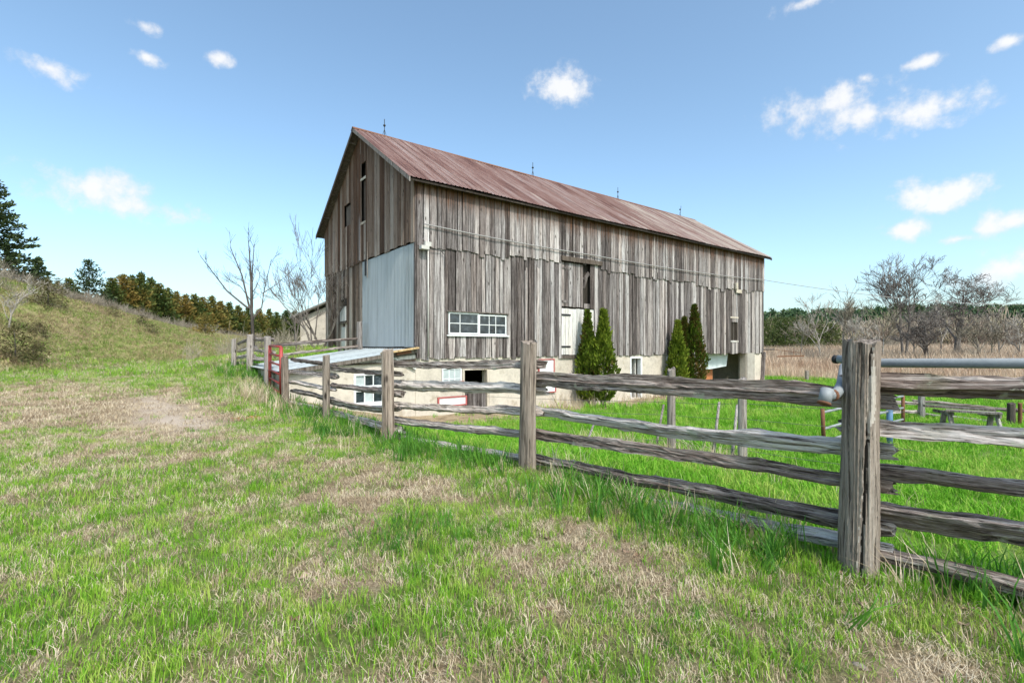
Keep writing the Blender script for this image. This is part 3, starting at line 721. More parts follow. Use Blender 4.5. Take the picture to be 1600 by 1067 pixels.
for x0, x1, q0, q1 in ((19.40, 19.46, 1.83, 2.88), (20.10, 20.16, 1.83, 2.88)): MB().box(x0, x1, -.03, .05, zl(q0), zl(q1)).build('frame', M_trim, sw)
MB().box(19.77, 19.80, .02, .05, zl(1.84), zl(2.87)).build('muntin', M_trim, sw)
MB().box(19.4, 20.2, -.06, .05, zl(1.74), zl(1.825)).build('sill', M_whitewood, sw); MB().box(19.35, 20.2, -.05, -.01, zl(3.10), zl(3.18)).build('head', M_pale, sw)

# gable wall
gm = MB()
gm.prism([(.1, zl(.9)), (BW-.1, zl(.9)), (BW-.1, zl(6.95)), (BW/2, zl(10.1)), (.1, zl(6.95))], .04, Matrix(((0,0,1,.16), (1,0,0,0), (0,1,0,0), (0,0,0,1))))
gable = gm.build('gable_wall', M_inner, barn)
HOLES_G = [(6.09, 7.0, 6.7, 7.65), (4.37, 4.87, 6.5, 8.87), (6.75, 7.62, 2.55, 3.6)]
def zroof(w): return 7.79+.35*PITCH+PITCH*(w if w <= BW/2 else BW-w)-.13       # local height of the roof underside
def gable_board(w0, w1, z0, z1a, z1b, x, th=.026, nm='board', mat=M_gable):
    g = r.uniform(.008, .034); w0 += g/2; w1 -= g/2; j = r.uniform(-.012, .010)
    b0, b1 = z0+r.uniform(-.02, .02), z0+r.uniform(-.02, .02)
    V = [(x-th+j, w0, b0), (x+j, w0, b0), (x+j, w1, b1), (x-th+j, w1, b1), (x-th+j, w0, z1a), (x+j, w0, z1a), (x+j, w1, z1b), (x-th+j, w1, z1b)]
    return link(nm, np_mesh(nm, V, [(0,3,2,1)[::-1], (4,5,6,7)[::-1], (0,1,5,4)[::-1], (1,2,6,5)[::-1], (2,3,7,6)[::-1], (3,0,4,7)[::-1]][0:6]), mat, gable)
for a, b in board_edges(0, BW, .21, .34, [h for q in HOLES_G for h in q[:2]]+[BW/2], r):
    low = 4.93+r.uniform(-.03, .03)-(.05 if b > 6 else 0)
    for s0, s1 in spans(low, 99, HOLES_G, a, b):
        if s1 > 50: gable_board(a, b, zl(s0), zroof(a), zroof(b), -.045)
        else: gable_board(a, b, zl(s0), zl(s1), zl(s1), -.045)
for a, b in board_edges(4.82, BW, .19, .33, [h for q in HOLES_G for h in q[:2]], r):
    for s0, s1 in spans(.95, 5.1, HOLES_G, a, b): gable_board(a, b, zl(s0), zl(s1), zl(s1), 0)
gable_board(4.90, 5.05, zl(5.0), zl(9.3), zl(9.3), -.075, .02, 'batten', M_board)
gable_board(4.05, 4.14, zl(4.2), zl(5.6), zl(5.6), -.08, .02, 'batten', M_gable)
sh = gable_board(6.12, 6.97, zl(6.72), zl(7.6), zl(7.62), .05, .02, 'shutter', M_trim)
gable_board(4.40, 4.84, zl(6.52), zl(8.2), zl(8.2), .06, .02, 'shutter', M_trim)
gable_board(4.33, 4.92, zl(8.2), zl(8.28), zl(8.28), -.07, .02, 'batten', M_pale); gable_board(4.33, 4.92, zl(6.42), zl(6.5), zl(6.5), -.07, .02, 'batten', M_pale)
gable_board(6.80, 7.58, zl(2.62), zl(3.25), zl(3.28), -.02, .03, 'hatch', M_whitewood); gable_board(6.7, 7.7, zl(2.5), zl(2.58), zl(2.58), -.06, .03, 'batten', M_trim)
gable_board(6.85, 7.4, zl(1.45), zl(2.35), zl(2.35), -.03, .025, 'hatch', M_whitewood)
def sheet_mesh(name, w, L, spacing, h, nseg=1, lip=.0):
    """ribbed metal sheet, x across, y along, z out"""
    n = max(1, round(w/spacing)); s = w/n; prof = [(0, 0)]
    for i in range(n):
        c = (i+.5)*s
        prof += [(c-h*1.6, 0), (c-h*.6, h), (c+h*.6, h), (c+h*1.6, 0)]
    prof.append((w+lip, 0)); V = []; Fc = []; k = len(prof)
    for j in range(nseg+1):
        for x, z in prof: V.append((x, L*j/nseg, z))
    for j in range(nseg):
        for i in range(k-1): Fc.append((j*k+i, j*k+i+1, (j+1)*k+i+1, (j+1)*k+i))
    me = np_mesh(name, V, Fc); return me
steel = MB().box(-.02, 0, .05, 4.78, zl(1.5), zl(4.9)).build('steel_door', M_trim, barn)
sm = sheet_mesh('steel_sheet', .80, 3.42, .115, .016); Rg = Matrix(((0,0,-1),(-1,0,0),(0,1,0))).to_euler()
for i in range(6): link('steel_sheet', sm, M_steel, steel, (-.03-.003*(i % 2), 4.83-i*.8, zl(1.48)+r.uniform(-.01, .01)), Rg)
MB().box(-.10, -.065, 4.33, 4.40, zl(4.3), zl(4.95)).build('hanger', M_iron, steel)
# far gable and rear wall, closed with plain boards
MB().box(0, BL, BW-.05, BW, zl(.5), zl(7.0)).build('rear_wall', M_board, barn)
MB().prism([(0, zl(1.1)), (BW, zl(1.1)), (BW, zl(6.95)), (BW/2, zl(10.15)), (0, zl(6.95))], .05, Matrix(((0,0,1,BL-.05), (1,0,0,0), (0,1,0,0), (0,0,0,1)))).build('far_gable_wall', M_board, barn)
MB().box(.2, BL-.2, .3, BW-.2, zl(1.12), zl(1.2)).build('loft_floor', M_inner, barn)

# roof
roof = empty('roof'); roof.parent = barn
ov, eo = .40, .35; sl = math.hypot(5.285, 5.285*PITCH); ang = math.atan(PITCH)
nS = 30; wS = (BL+2*ov)/nS
rs = [sheet_mesh('roof_sheet', wS-.004, sl, .16, .020, 6, .004) for _ in range(1)]
for i in range(nS):
    o = link('roof_sheet', rs[0], M_roof, roof, (-ov+i*wS, -eo-r.uniform(0, .03), 7.79+.002*(i % 2)+.03*math.sin(i*.5)*.6), (ang+r.uniform(-.0015, .0015), 0, 0))
    link('roof_sheet', rs[0], M_roof, roof, (-ov+(i+1)*wS, BW+eo, 7.79+.002*(i % 2)), (ang, 0, math.pi))
rp = MB(); zt = 11.2
for s in (1, -1):
    y0 = BW/2
    rp.prism([(0, 0), (-s*.16, -.16*PITCH), (-s*.16, -.16*PITCH+.012), (0, .03)][::s], BL+2*ov+.02, Matrix(((0,0,1,-ov-.01), (1,0,0,y0), (0,1,0,zt+.022), (0,0,0,1))))
rp.build('ridge_cap', M_rust, roof)
dk = MB()
for s in (0, 1):
    e = (-eo+.04, 7.79-.05) if not s else (BW+eo-.04, 7.79-.05)
    dk.prism([(e[0], e[1]), (BW/2, zt-.05), (BW/2, zt-.09), (e[0], e[1]-.04)][::(1 if s else -1)], BL+2*ov-.10, Matrix(((0,0,1,-ov+.05), (1,0,0,0), (0,1,0,0), (0,0,0,1))))
dk.build('roof_deck', M_trim, roof)
for x0 in (-ov, BL+ov-.035):
    for s in (0, 1):
        a = (x0, -eo+.0, 7.79-.10) if not s else (x0, BW+eo, 7.79-.10); b = (x0, BW/2, zt-.10)
        MB().prism([(a[1], a[2]-.06), (b[1], b[2]-.06), (b[1], b[2]+.10), (a[1], a[2]+.09)][::(-1 if s else 1)], .035, Matrix(((0,0,1,x0), (1,0,0,0), (0,1,0,0), (0,0,0,1)))).build('rake_board', M_trim if s else M_oldpost, roof)
for k in range(6):                                 # fascia lengths along the near eave
    x0 = -ov+k*(BL+2*ov)/6; MB().box(x0+.01, x0+(BL+2*ov)/6-.01, -eo+.03+.01*(k % 2), -eo+.055+.01*(k % 2), 7.79-.10, 7.79-.035).build('fascia_board', M_inner, roof)
for k in range(8):                                 # lookouts under the gable overhang
    w = .6+k*1.2
    if abs(w-BW/2) < .2: continue
    MB().box(-ov+.04, .0, w, w+.07, zroof(w)-.03, zroof(w)+.05).build('lookout', M_trim, roof)
for u in (.95, 9.0, 15.6, 21.9):
    x = u; rod = MB().tube([(x, BW/2, zt), (x+(.12 if u > 20 else 0), BW/2, zt+.72)], .014, 6).tube([(x-.09, BW/2, zt), (x, BW/2, zt+.3)], .009, 5).tube([(x+.09, BW/2, zt), (x, BW/2, zt+.3)], .009, 5).build('lightning_rod', M_iron, roof)
    b = MB(); zc = zt+.45
    b.tube([(x, BW/2, zc-.055), (x, BW/2, zc-.035), (x, BW/2, zc), (x, BW/2, zc+.035), (x, BW/2, zc+.055)], [.012, .04, .058, .04, .012], 8)
    o = b.build('glass_ball', M_iron, roof, True)

# foundation with its openings
HOLES_F = [(.96, 1.78, -.02, .78), (1.83, 2.85, -.9, .70), (5.28, 6.0, .30, .98), (10.74, 11.57, -.9, 1.0), (16.63, 21.2, -.95, 1.12)]
ed = sorted({0.0, BL}|{h for q in HOLES_F for h in q[:2]}); fm = MB()
for a, b in zip(ed[:-1], ed[1:]):
    for s0, s1 in spans(-1.4, 1.12, HOLES_F, a, b): fm.box(a, b, .03, .40, zl(s0), zl(s1))
fm.box(0.03, .4, .4, BW, zl(-1.4), zl(1.08)).box(BL-.4, BL, .4, BW, zl(-1.4), zl(1.08)).box(.4, BL-.4, BW-.4, BW-.06, zl(-1.4), zl(1.08))
fm.build('foundation_wall', M_stucco, barn)
MB().box(15.9, 16.2, .4, 6, zl(-1.2), zl(1.1)).box(16.2, BL-.4, 4.4, 4.6, zl(-1.2), zl(1.1)).build('inner_wall', M_concrete, barn)
MB().box(21.24, 22.1, -.03, .5, zl(-1.2), zl(1.1)).build('pier', M_concrete, barn)
MB().box(16.2, 22.6, .02, .3, zl(1.12), zl(1.24)).build('bay_beam', M_trim, barn)
hb = MB(); V = []                                  # pale sheet hanging crooked in the bay
hb.prism([(16.7, zl(1.1)), (16.72, zl(.30)), (18.2, zl(.22)), (19.9, zl(.35)), (20.1, zl(1.1))], .03, Matrix(((1,0,0,0), (0,0,-1,.55), (0,1,0,0), (0,0,0,1)))).build('hanging_sheet', M_tarp, barn)
hb2 = MB().box(16.75, 19.1, .9, .95, zl(-.85), zl(.18)).build('plywood_panel', M_orange, barn)
MB().box(16.3, 23.0, -.10, .02, zl(-.72), zl(-.58)).build('bottom_beam', M_redtrim, barn)
fw = sash_window(barn, .98, 1.76, zl(0.0), zl(.76), 3, 2, y=.04, pane_mat=M_curtain)
MB().box(1.80, 1.86, .0, .2, zl(-.9), zl(.72)).box(2.80, 2.90, -.01, .2, zl(-.9), zl(.74)).box(1.86, 2.80, .0, .2, zl(.66), zl(.72)).build('door_frame', M_pale, barn)
hd = MB().box(1.87, 2.79, .10, .12, zl(-.9), zl(-.15)).build('half_door', M_trim, barn)
for i in range(5): MB().box(1.87+i*.185, 1.87+i*.185+.178, .07, .10, zl(-.9), zl(-.14+r.uniform(-.02, .02))).build('plank', M_board, hd)
def red_panel(x0, x1, z0, z1, y):
    p = MB().box(x0, x1, y, y+.03, zl(z0), zl(z1)).build('stable_shutter', M_white, barn)
    t = .045
    for q in ((x0-.01, x1+.01, z1-t, z1), (x0-.01, x1+.01, z0, z0+t), (x0-.012, x0+t, z0+t, z1-t), (x1-t, x1+.012, z0+t, z1-t)):
        MB().box(q[0], q[1], y-.02, y+.035, zl(q[2]), zl(q[3])).build('trim', M_redtrim, p)
    return p
red_panel(.80, 1.92, -.55, -.22, -.02); red_panel(.90, 1.80, .02, .30, -.02); red_panel(5.22, 6.04, .26, 1.0, -.02); red_panel(5.12, 6.1, -.34, .10, -.04)
df = MB().box(10.74, 10.82, .0, .2, zl(-.9), zl(1.02)).box(11.49, 11.60, .0, .2, zl(-.9), zl(1.02)).box(10.82, 11.49, .0, .2, zl(.94), zl(1.02)).build('door_frame', M_white, barn)
MB().box(11.30, 11.36, .2, .8, zl(-.9), zl(.92)).build('door', M_whitewood, barn)
MB().box(13.5, 13.58, -.01, .1, zl(-.9), zl(1.06)).build('door_frame', M_white, barn)
# conduit, meter box and light
cn = MB().tube([(.39, -.10, zl(1.15)), (.39, -.10, zl(5.25))], .026, 8).build('conduit', M_plastic, barn, True)
MB().tube([(.5, -.12, zl(4.72)), (.85, -.12, zl(4.70)), (1.0, -.1, zl(4.60)), (1.02, -.1, zl(4.2))], .012, 6).build('elbow', M_iron, cn)
MB().box(.06, .34, -.28, -.11, zl(4.66), zl(4.78)).box(.22, .44, -.24, -.11, zl(4.78), zl(4.92)).build('floodlight', M_plastic, barn)
MB().box(19.7, 19.9, -.2, -.1, zl(4.75), zl(5.1)).box(19.85, 20.45, -.12, -.085, zl(4.55), zl(4.75)).build('service_bracket', M_pale, barn)

def bw(u, w, z): return B0+UX*u+UY*w+Vector((0, 0, z))
def sag(a, b, s, n): return [a.lerp(b, i/n)-Vector((0, 0, s*4*(i/n)*(1-i/n))) for i in range(n+1)]
pts = sag(bw(.2, -.16, 5.50), bw(8, -.16, 5.36), .05, 8)+sag(bw(8, -.16, 5.36), bw(22.9, -.16, 5.52), .10, 14)[1:]+sag(bw(22.9, -.16, 5.52), Vector((62, 52, 6.4)), .9, 26)[1:]
tag(MB().tube(pts, .021, 5).build('overhead_cable', M_cable, None, True), 'thin power cable strung along the barn wall and away to the right', 'cable')

# ------------------------------------------------------------------ lean-to against the gable end
lt = empty('lean_to_shed', tuple(bw(-2, 2.4, -.7)), 0, 'low lean-to shed with pale metal roof against the barn gable end', 'shed')
LT = MB; Mw = Matrix.Translation(-(bw(-2, 2.4, -.7))) @ Matrix.Translation(Vector((B0.x, B0.y, 0))) @ Matrix.Rotation(TH, 4, 'Z')
class MBL(MB):
    def build(s, name, mat, parent=None, smooth=False):
        s.v = [Mw @ Vector(v) for v in s.v]; return MB.build(s, name, mat, parent, smooth)
def ltz(u): return 1.40+.145*u
lwh = (-2.04, -1.08, -.28, .66); fm = MBL(); ed = [-4.0, lwh[0], lwh[1], 0.0]
for a, b in zip(ed[:-1], ed[1:]):
    segs = [(-1.2, None)] if a != lwh[0] else [(-1.2, lwh[2]), (lwh[3], None)]
    for s0, s1 in segs:
        if s1 is None:
            fm.prism([(a, s0), (b, s0), (b, ltz(b)-.06), (a, ltz(a)-.06)], .2, Matrix(((1,0,0,0), (0,0,-1,.25), (0,1,0,0), (0,0,0,1))))
        else: fm.box(a, b, .05, .25, s0, s1)
fm.box(-4, -3.8, .25, 4.8, -1.2, ltz(-4)-.05).box(-3.8, 0, 4.6, 4.8, -1.2, ltz(-4)+.0)
fm.build('wall', M_stucco, lt)
for k in range(5):                                  # lapped boards that fill the wedge under the roof edge
    a, b = -3.95, -.02; q = a+k*.78
    MBL().prism([(q, ltz(q)-.06-k*.016-.035), (b, ltz(b)-.17-k*.125), (b, ltz(b)-.05-k*.125), (q, ltz(q)-.06-k*.016)], .03, Matrix(((1,0,0,0), (0,0,-1,.035-.012*k), (0,1,0,0), (0,0,0,1)))).build('clapboard', (M_oldpost, M_whitewood, M_trim, M_oldpost, M_whitewood)[k], lt)
MBL().bar((-4.1, -.12, ltz(-4.1)-.045), (0, -.12, ltz(0)-.045), .03, .12).build('fascia_board', M_trim, lt)
MBL().bar((-1.25, -.19, ltz(-1.25)+.055), (-.03, -.19, ltz(-.03)+.055), .22, .05).build('lumber_board', M_lumber, lt)
MBL().bar((-.75, -.16, ltz(-.75)-.03), (-.25, -.16, ltz(-.25)-.03), .05, .10).build('rusty_bracket', M_rust, lt)
lroof = MBL().prism([(-4.1, ltz(-4.1)-.04), (0, ltz(0)-.04), (0, ltz(0)-.01), (-4.1, ltz(-4.1)-.01)], 5.1, Matrix(((1,0,0,0), (0,0,-1,4.98), (0,1,0,0), (0,0,0,1)))).build('roof_deck', M_trim, lt)
lsm = sheet_mesh('lean_sheet', .85, 4.22, .215, .018)
for i in range(6):
    y0 = -.14+i*.85; a = math.atan(.145)
    X = Vector((0, 1, 0)); Yv = Vector((-math.cos(a), 0, -math.sin(a))); Zv = X.cross(Yv)
    m4 = Matrix((( X.x, Yv.x, Zv.x, -.03), (X.y, Yv.y, Zv.y, y0), (X.z, Yv.z, Zv.z, ltz(0)+.012+.003*(i % 2)), (0,0,0,1)))
    o = link('roof_sheet', lsm, M_leanroof, lroof); o.matrix_local = Mw @ m4
wn = MBL().box(lwh[0], lwh[1], .17, .19, lwh[2], lwh[3]).build('window', M_inner, lt)
for q0, q1 in ((lwh[2], .17), (.23, lwh[3])):
    a, b = lwh[:2]
    MBL().box(a, b, .03, .10, q0, q0+.06).box(a, b, .03, .10, q1-.06, q1).box(a, a+.07, .032, .10, q0+.06, q1-.06).box(b-.07, b, .032, .10, q0+.06, q1-.06).build('frame', M_white, wn)
    for k in range(3):
        x0 = a+.07+k*(b-a-.14)/3; x1 = a+.07+(k+1)*(b-a-.14)/3
        MBL().box(x0, x1, .085, .09, q0+.06, q1-.06).build('pane', M_glass if (k+int(q0 > 0)) % 3 != 1 else M_curtain, wn)
        if k: MBL().box(x0-.015, x0+.015, .045, .095, q0+.06, q1-.06).build('muntin', M_white, wn)
MBL().box(lwh[0]-.05, lwh[1]+.12, .0, .06, lwh[2]-.07, lwh[2]).build('sill', M_white, wn)
MBL().box(lwh[1], lwh[1]+.10, .0, .06, lwh[2], lwh[3]).build('casing', M_white, wn)

# stucco outbuilding behind the gable
ob = empty('outbuilding', (-10, 31, 1.2), 0, 'small tan outbuilding with a low grey roof behind the bare saplings', 'outbuilding')
Mo = Matrix(((1,0,0,0),(0,0,1,0),(0,1,0,0),(0,0,0,1)))
MB().prism([(-3.42, -1), (3.4, -1), (3.4, 2.15), (0, 3.55), (-3.42, 2.12)][::-1], 5, Mo).build('wall', M_stucco, ob)
for s in (-1, 1): MB().prism([(s*3.95, 2.02), (0, 3.72), (0, 3.84), (s*3.95, 2.14)][::s], 5.8, Matrix(((1,0,0,0),(0,0,1,-.4),(0,1,0,0),(0,0,0,1)))).build('roof_slope', M_shingle, ob)
MB().box(-3.7, -3.42, -.3, 5, 1.75, 2.0).build('soffit', M_trim, ob)

# ------------------------------------------------------------------ fences
def rail_mesh(L, rad, seed, n=30, k=18):
    """split cedar rail: a wedge with hard arrises, long grooves, splinters and a crooked run"""
    rad *= .82
    r = np.random.default_rng(seed); a = np.arange(k)/k*2*math.pi
    nc = int(r.integers(3, 6)); ca = np.sort((np.arange(nc)+r.uniform(-.28, .28, nc))/nc*2*math.pi+r.uniform(0, 6.28)); cr = r.uniform(.85, 1.22, nc)
    P2 = np.stack([cr*np.cos(ca), cr*np.sin(ca)], 1); prof = np.zeros(k)
    for j, q in enumerate(a):                     # radius of the corner polygon in this direction
        d = np.array([math.cos(q), math.sin(q)]); best = 2.0
        for i in range(nc):
            p0, p1 = P2[i], P2[(i+1) % nc]; e = p1-p0; den = d[0]*e[1]-d[1]*e[0]
            if abs(den) < 1e-6: continue
            t = (p0[0]*e[1]-p0[1]*e[0])/den; u = (p0[0]*d[1]-p0[1]*d[0])/den
            if t > 0 and -.001 <= u <= 1.001: best = min(best, t)
        prof[j] = min(best, 1.2)
    prof = np.maximum(prof, .45); prof = prof/prof.mean()*.92
    groove = r.normal(0, .055, k); groove[r.integers(0, k, 3)] -= .17
    ysc, zsc = r.uniform(.72, .9), r.uniform(1.0, 1.18); ph = r.uniform(0, 6.28, 6); tw = r.uniform(-.45, .45)
    bow = r.normal(0, .014, 2); j1 = r.normal(0, .075, (n+1, k)); j2 = r.normal(0, .10, (n//4+2, k)); V = []
    for i in range(n+1):
        t = i/n; f = t*(n/4); i0 = int(f); slow = j2[i0]*(1-f+i0)+j2[min(i0+1, len(j2)-1)]*(f-i0)
        tap = (1.06-.2*(t if seed % 2 else 1-t))*(1-.35*max(0, abs(t-.5)*2-.93)/.07*.5)
        rr = rad*np.maximum(.35, prof+groove+j1[i]+slow+.05*math.sin(6*t*math.pi+ph[0]))*tap; aa = a+tw*t
        y = rr*np.cos(aa)*ysc+bow[0]*math.sin(math.pi*t)+.008*math.sin(7*t+ph[1])
        z = rr*np.sin(aa)*zsc+bow[1]*math.sin(math.pi*t)+.007*math.sin(6*t+ph[2])+.005*math.sin(17*t+ph[3])+.004*math.sin(41*t+ph[4])
        ex = r.normal(0, .022, k) if i in (0, n) else np.zeros(k)
        for j in range(k): V.append((float(L*t+ex[j]), float(y[j]), float(z[j])))
    Fc = [tuple(range(k))[::-1], tuple(n*k+j for j in range(k))]
    for i in range(n):
        for j in range(k): Fc.append((i*k+j, i*k+(j+1) % k, (i+1)*k+(j+1) % k, (i+1)*k+j))
    return np_mesh('rail', V, Fc)
_sd = [100]
def rail(parent, a, b, rad, ext=(.14, .14), n=30, mat=None):
    n = int(n*1.4)
    a, b = Vector(a), Vector(b); d = (b-a).normalized(); a = a-d*ext[0]; b = b+d*ext[1]
    _sd[0] += 1
    o = link('rail', rail_mesh((b-a).length, rad, _sd[0], n), mat or M_rail, parent)
    o.location = a-parent.location; o.rotation_euler = d.to_track_quat('X', 'Z').to_euler()
    return o
def post(parent, x, y, zb, zt, rad, lean=(0, 0), mat=None, seed=0, n=30, rows=16, name='post', scars=False):
    r = np.random.default_rng(seed+5); V = []; h = zt-zb+.3; a = np.arange(n)/n*2*math.pi
    lob = .07*np.cos(2*a+r.uniform(0, 6))+.04*np.cos(3*a+r.uniform(0, 6))
    rough = r.normal(0, .014, n); cr = r.uniform(0, 6.28) if not scars else math.radians(-132); sl = r.uniform(-.5, .5) if not scars else .55
    wv = r.normal(0, .05, rows+1); wv = np.cumsum(wv)*.35
    for i in range(rows+1):
        t = i/rows; dc = np.abs((a-(cr+sl*t+wv[i])+math.pi) % (2*math.pi)-math.pi)
        rr = rad*(1.06-.12*t)*(1+lob+rough+.03*np.sin(9*t+2*a)+r.normal(0, .008, n))
        rr = rr*(1-(.16 if not scars else .20)*np.exp(-(dc/(.13 if not scars else .07))**2)*(1 if t > .1 else 0))
        z = -.3+h*t + (np.array([.02*math.cos(q-1)+r.normal(0, .013) for q in a]) if i == rows else np.zeros(n))
        for j in range(n): V.append((float(rr[j]*math.cos(a[j])+lean[0]*t), float(rr[j]*math.sin(a[j])+lean[1]*t), float(z[j])))
    Fc = [tuple(range(n))[::-1], tuple(rows*n+j for j in range(n))]
    for i in range(rows):
        for j in range(n): Fc.append((i*n+j, i*n+(j+1) % n, (i+1)*n+(j+1) % n, (i+1)*n+j))
    me = np_mesh(name, V, Fc); me.materials.append(mat or M_post)
    if scars:                                     # bark torn off in a long pale streak, and the dark heart of the crack
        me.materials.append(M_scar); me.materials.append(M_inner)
        for i in range(rows):
            zz = -.3+h*(i+.5)/rows
            for j in range(n):
                q = math.degrees(a[j]); c = -101+12*math.sin((zz-.9)*2.2)-18*max(0, 1.12-zz); wdt = (13 if zz > 1.02 else 6)*min(1, max(0, (zz-.92)/.12))*min(1, max(0, (1.44-zz)/.16))+r.normal(0, 1.6)
                dq = abs((q-c+180) % 360-180)
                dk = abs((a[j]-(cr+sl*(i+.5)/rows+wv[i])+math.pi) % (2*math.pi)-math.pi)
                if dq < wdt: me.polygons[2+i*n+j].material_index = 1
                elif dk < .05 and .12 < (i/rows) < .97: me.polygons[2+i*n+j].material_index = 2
    o = link(name, me, None, parent); o.location = Vector((x, y, zb))-parent.location
    return o
M_scar = wood_mat('bare_torn_wood', [(.25,.22,.18), (.38,.345,.30), (.48,.45,.405), (.58,.555,.51)], coord='object', grain_axis='Z', rnd=.1, knots=False, bstr=.4)
f1 = empty('split_rail_fence', (FP['B'][0], FP['B'][1], 0), 0, 'weathered split-rail fence crossing the foreground on thick cedar posts', 'fence', 'split-rail fences')
# (post, top pixel, radius, lean)
for k, top, rad, lean in (('A', 533, .104, (.028, 0)), ('B', 535, .098, (.025, 0)), ('C', 547, .092, (-.02, 0)), ('D', 556, .076, (0, 0)), ('E', 557, .082, (-.02, 0))):
    x, y = FP[k]; post(f1, x, y, float(height(x, y)), CAM_H+(HOR-top)/F_PX*y, rad, lean, seed=ord(k), n=84 if k == 'A' else 36, rows=90 if k == 'A' else 20, scars=k == 'A')
ext_ = (FP['A'][0]+.63*3.3, FP['A'][1]-.775*3.3); post(f1, ext_[0], ext_[1], 0, 1.5, .11, seed=77)
NB = Vector((.775, .63, 0))
def zpix(py, d): return CAM_H+(HOR-py)/F_PX*d
def panel(fence, k0, k1, rows, off=.16, n=30):
    """rails between two posts: (pixel row at the first post, at the second, radius)"""
    (x0, y0), (x1, y1) = FP[k0], FP[k1]; d = Vector((x1-x0, y1-y0, 0)).normalized(); nb = Vector((-d.y, d.x, 0)); nb = nb if nb.x > 0 else -nb
    for i, (p0, p1, rad) in enumerate(rows):
        o = off+.02*math.sin(i*2.3); a = Vector((x0, y0, 0))+nb*o; b = Vector((x1, y1, 0))+nb*o
        a.z = zpix(p0, a.y); b.z = zpix(p1, b.y)
        rail(fence, a, b, rad, (.20 if i % 2 else .14, .15), n)
panel(f1, 'B', 'A', [(592, 623, .075), (640, 699, .066), (676, 753, .066), (715, 817, .076), (750, 850, .06)])
panel(f1, 'C', 'B', [(570, 571, .066), (603, 611, .075), (634, 645, .066), (656, 680, .066), (683, 722, .052)])
panel(f1, 'D', 'C', [(577, 584, .055), (602, 616, .066), (627, 637, .055), (647, 672, .085)], n=20)
panel(f1, 'E', 'D', [(561, 571, .05), (581, 588, .062), (598, 609, .062), (611, 627, .062), (629, 645, .066)], n=16)
for z0, z1, rad in ((1.235, 1.255, .078), (.93, 1.01, .070), (.655, .70, .066), (.375, .50, .072), (.09, .14, .062)):
    a = Vector((*FP['A'], z0))+NB*.15; b = Vector((*ext_, z1+.08))+NB*.15
    rail(f1, a, b, rad, (.12, .2), 34)
f2 = empty('split_rail_fence', (FP['G'][0], FP['G'][1], float(height(*FP['G']))), 0, 'short split-rail fence climbing left beyond the red gate', 'fence', 'split-rail fences')
for k, top, rad in (('F', 526, .10), ('G', 523, .10), ('H', 530, .085)):
    x, y = FP[k]; post(f2, x, y, float(height(x, y))-.05, zpix(top, y), rad, seed=ord(k)+3, mat=M_oldpost)
panel(f2, 'G', 'F', [(530, 531, .06), (546, 549, .07), (560, 566, .075), (572, 583, .06)], n=16)
panel(f2, 'H', 'G', [(537, 528, .06), (548, 543, .07), (559, 556, .07), (567, 570, .06)], n=16)
f3 = empty('pole_fence', (-7.5, 18.5, .9), 0, 'two-rail pole fence on the bank beside the barn gable', 'fence')
pe = P(562, 520, 19.2); post(f3, pe.x, pe.y, 1.2, zpix(503, 19.2), .11, seed=31, mat=M_oldpost)
for y0, y1, dd0 in ((539, 529, 14.9), (556, 541, 14.9)): rail(f3, P(432, y0, dd0), P(560, y1, 19.2), .05, (.1, .25), 20)
# red tube gate between the posts
gp0, gp1 = Vector((-7.08, 14.3, 0)), Vector((-5.88, 12.45, 0))
gate = empty('red_gate', tuple((gp0+gp1)/2+Vector((0,0,.1))), 0, 'rusty red tube gate seen nearly edge-on between fence posts', 'gate'); go_ = gate.location
z0a, z1a, z0b, z1b = zpix(603, 14.3), zpix(540, 14.3), zpix(615, 12.45), zpix(542, 12.45)
def gp(p, z): return Vector((p.x, p.y, z))-go_
for p, a, b in ((gp0, z0a, z1a), (gp1, z0b, z1b)): MB().tube([gp(p, a), gp(p, b)], .045, 10).build('stile', M_redpaint, gate, True)
for i in range(6):
    t = i/5; MB().tube([gp(gp0, z0a+(z1a-z0a)*t), gp(gp1, z0b+(z1b-z0b)*t)], .028, 8).build('rung', M_redpaint, gate, True)
# galvanised pipe gate rail behind the near post, with its elbow
pg = empty('pipe_rail', tuple(P(1340, 566, 3.62)), 0, 'grey galvanised pipe with a rusty elbow behind the thick near post', 'pipe'); po = pg.location
a = P(1368, 567, 3.52); b = a+Vector((.63*2.4, -.775*2.4, .16)); b = Vector((*ext_, 1.46))+NB*.12
MB().tube([P(1310, 561, 3.75)-po, a-po, b-po], .031, 12).build('pipe', M_galv, pg, True)
MB().tube([P(1309, 561.5, 3.755)-po, P(1305, 561, 3.78)-po], .034, 10).build('end_cap', M_iron, pg, True)
MB().tube([P(1318, 572, 3.6)-po, P(1314, 598, 3.45)-po, P(1310, 611, 3.32)-po, P(1303, 617, 3.28)-po, P(1292, 618, 3.26)-po], [.026, .028, .034, .036, .036], 10).build('elbow', M_galv, pg, True)
MB().tube([P(1293, 608, 3.26)-po, P(1288, 629, 3.24)-po], .040, 10).build('socket', M_galv, pg, True)
MB().tube([P(1303, 617, 3.28)-po, P(1299.5, 617.6, 3.272)-po], .040, 10).build('collar', M_rust, pg, True)
MB().tube([P(1288.1, 628.5, 3.24)-po, P(1287.3, 631.5, 3.238)-po], .042, 10).build('collar', M_rust, pg, True)
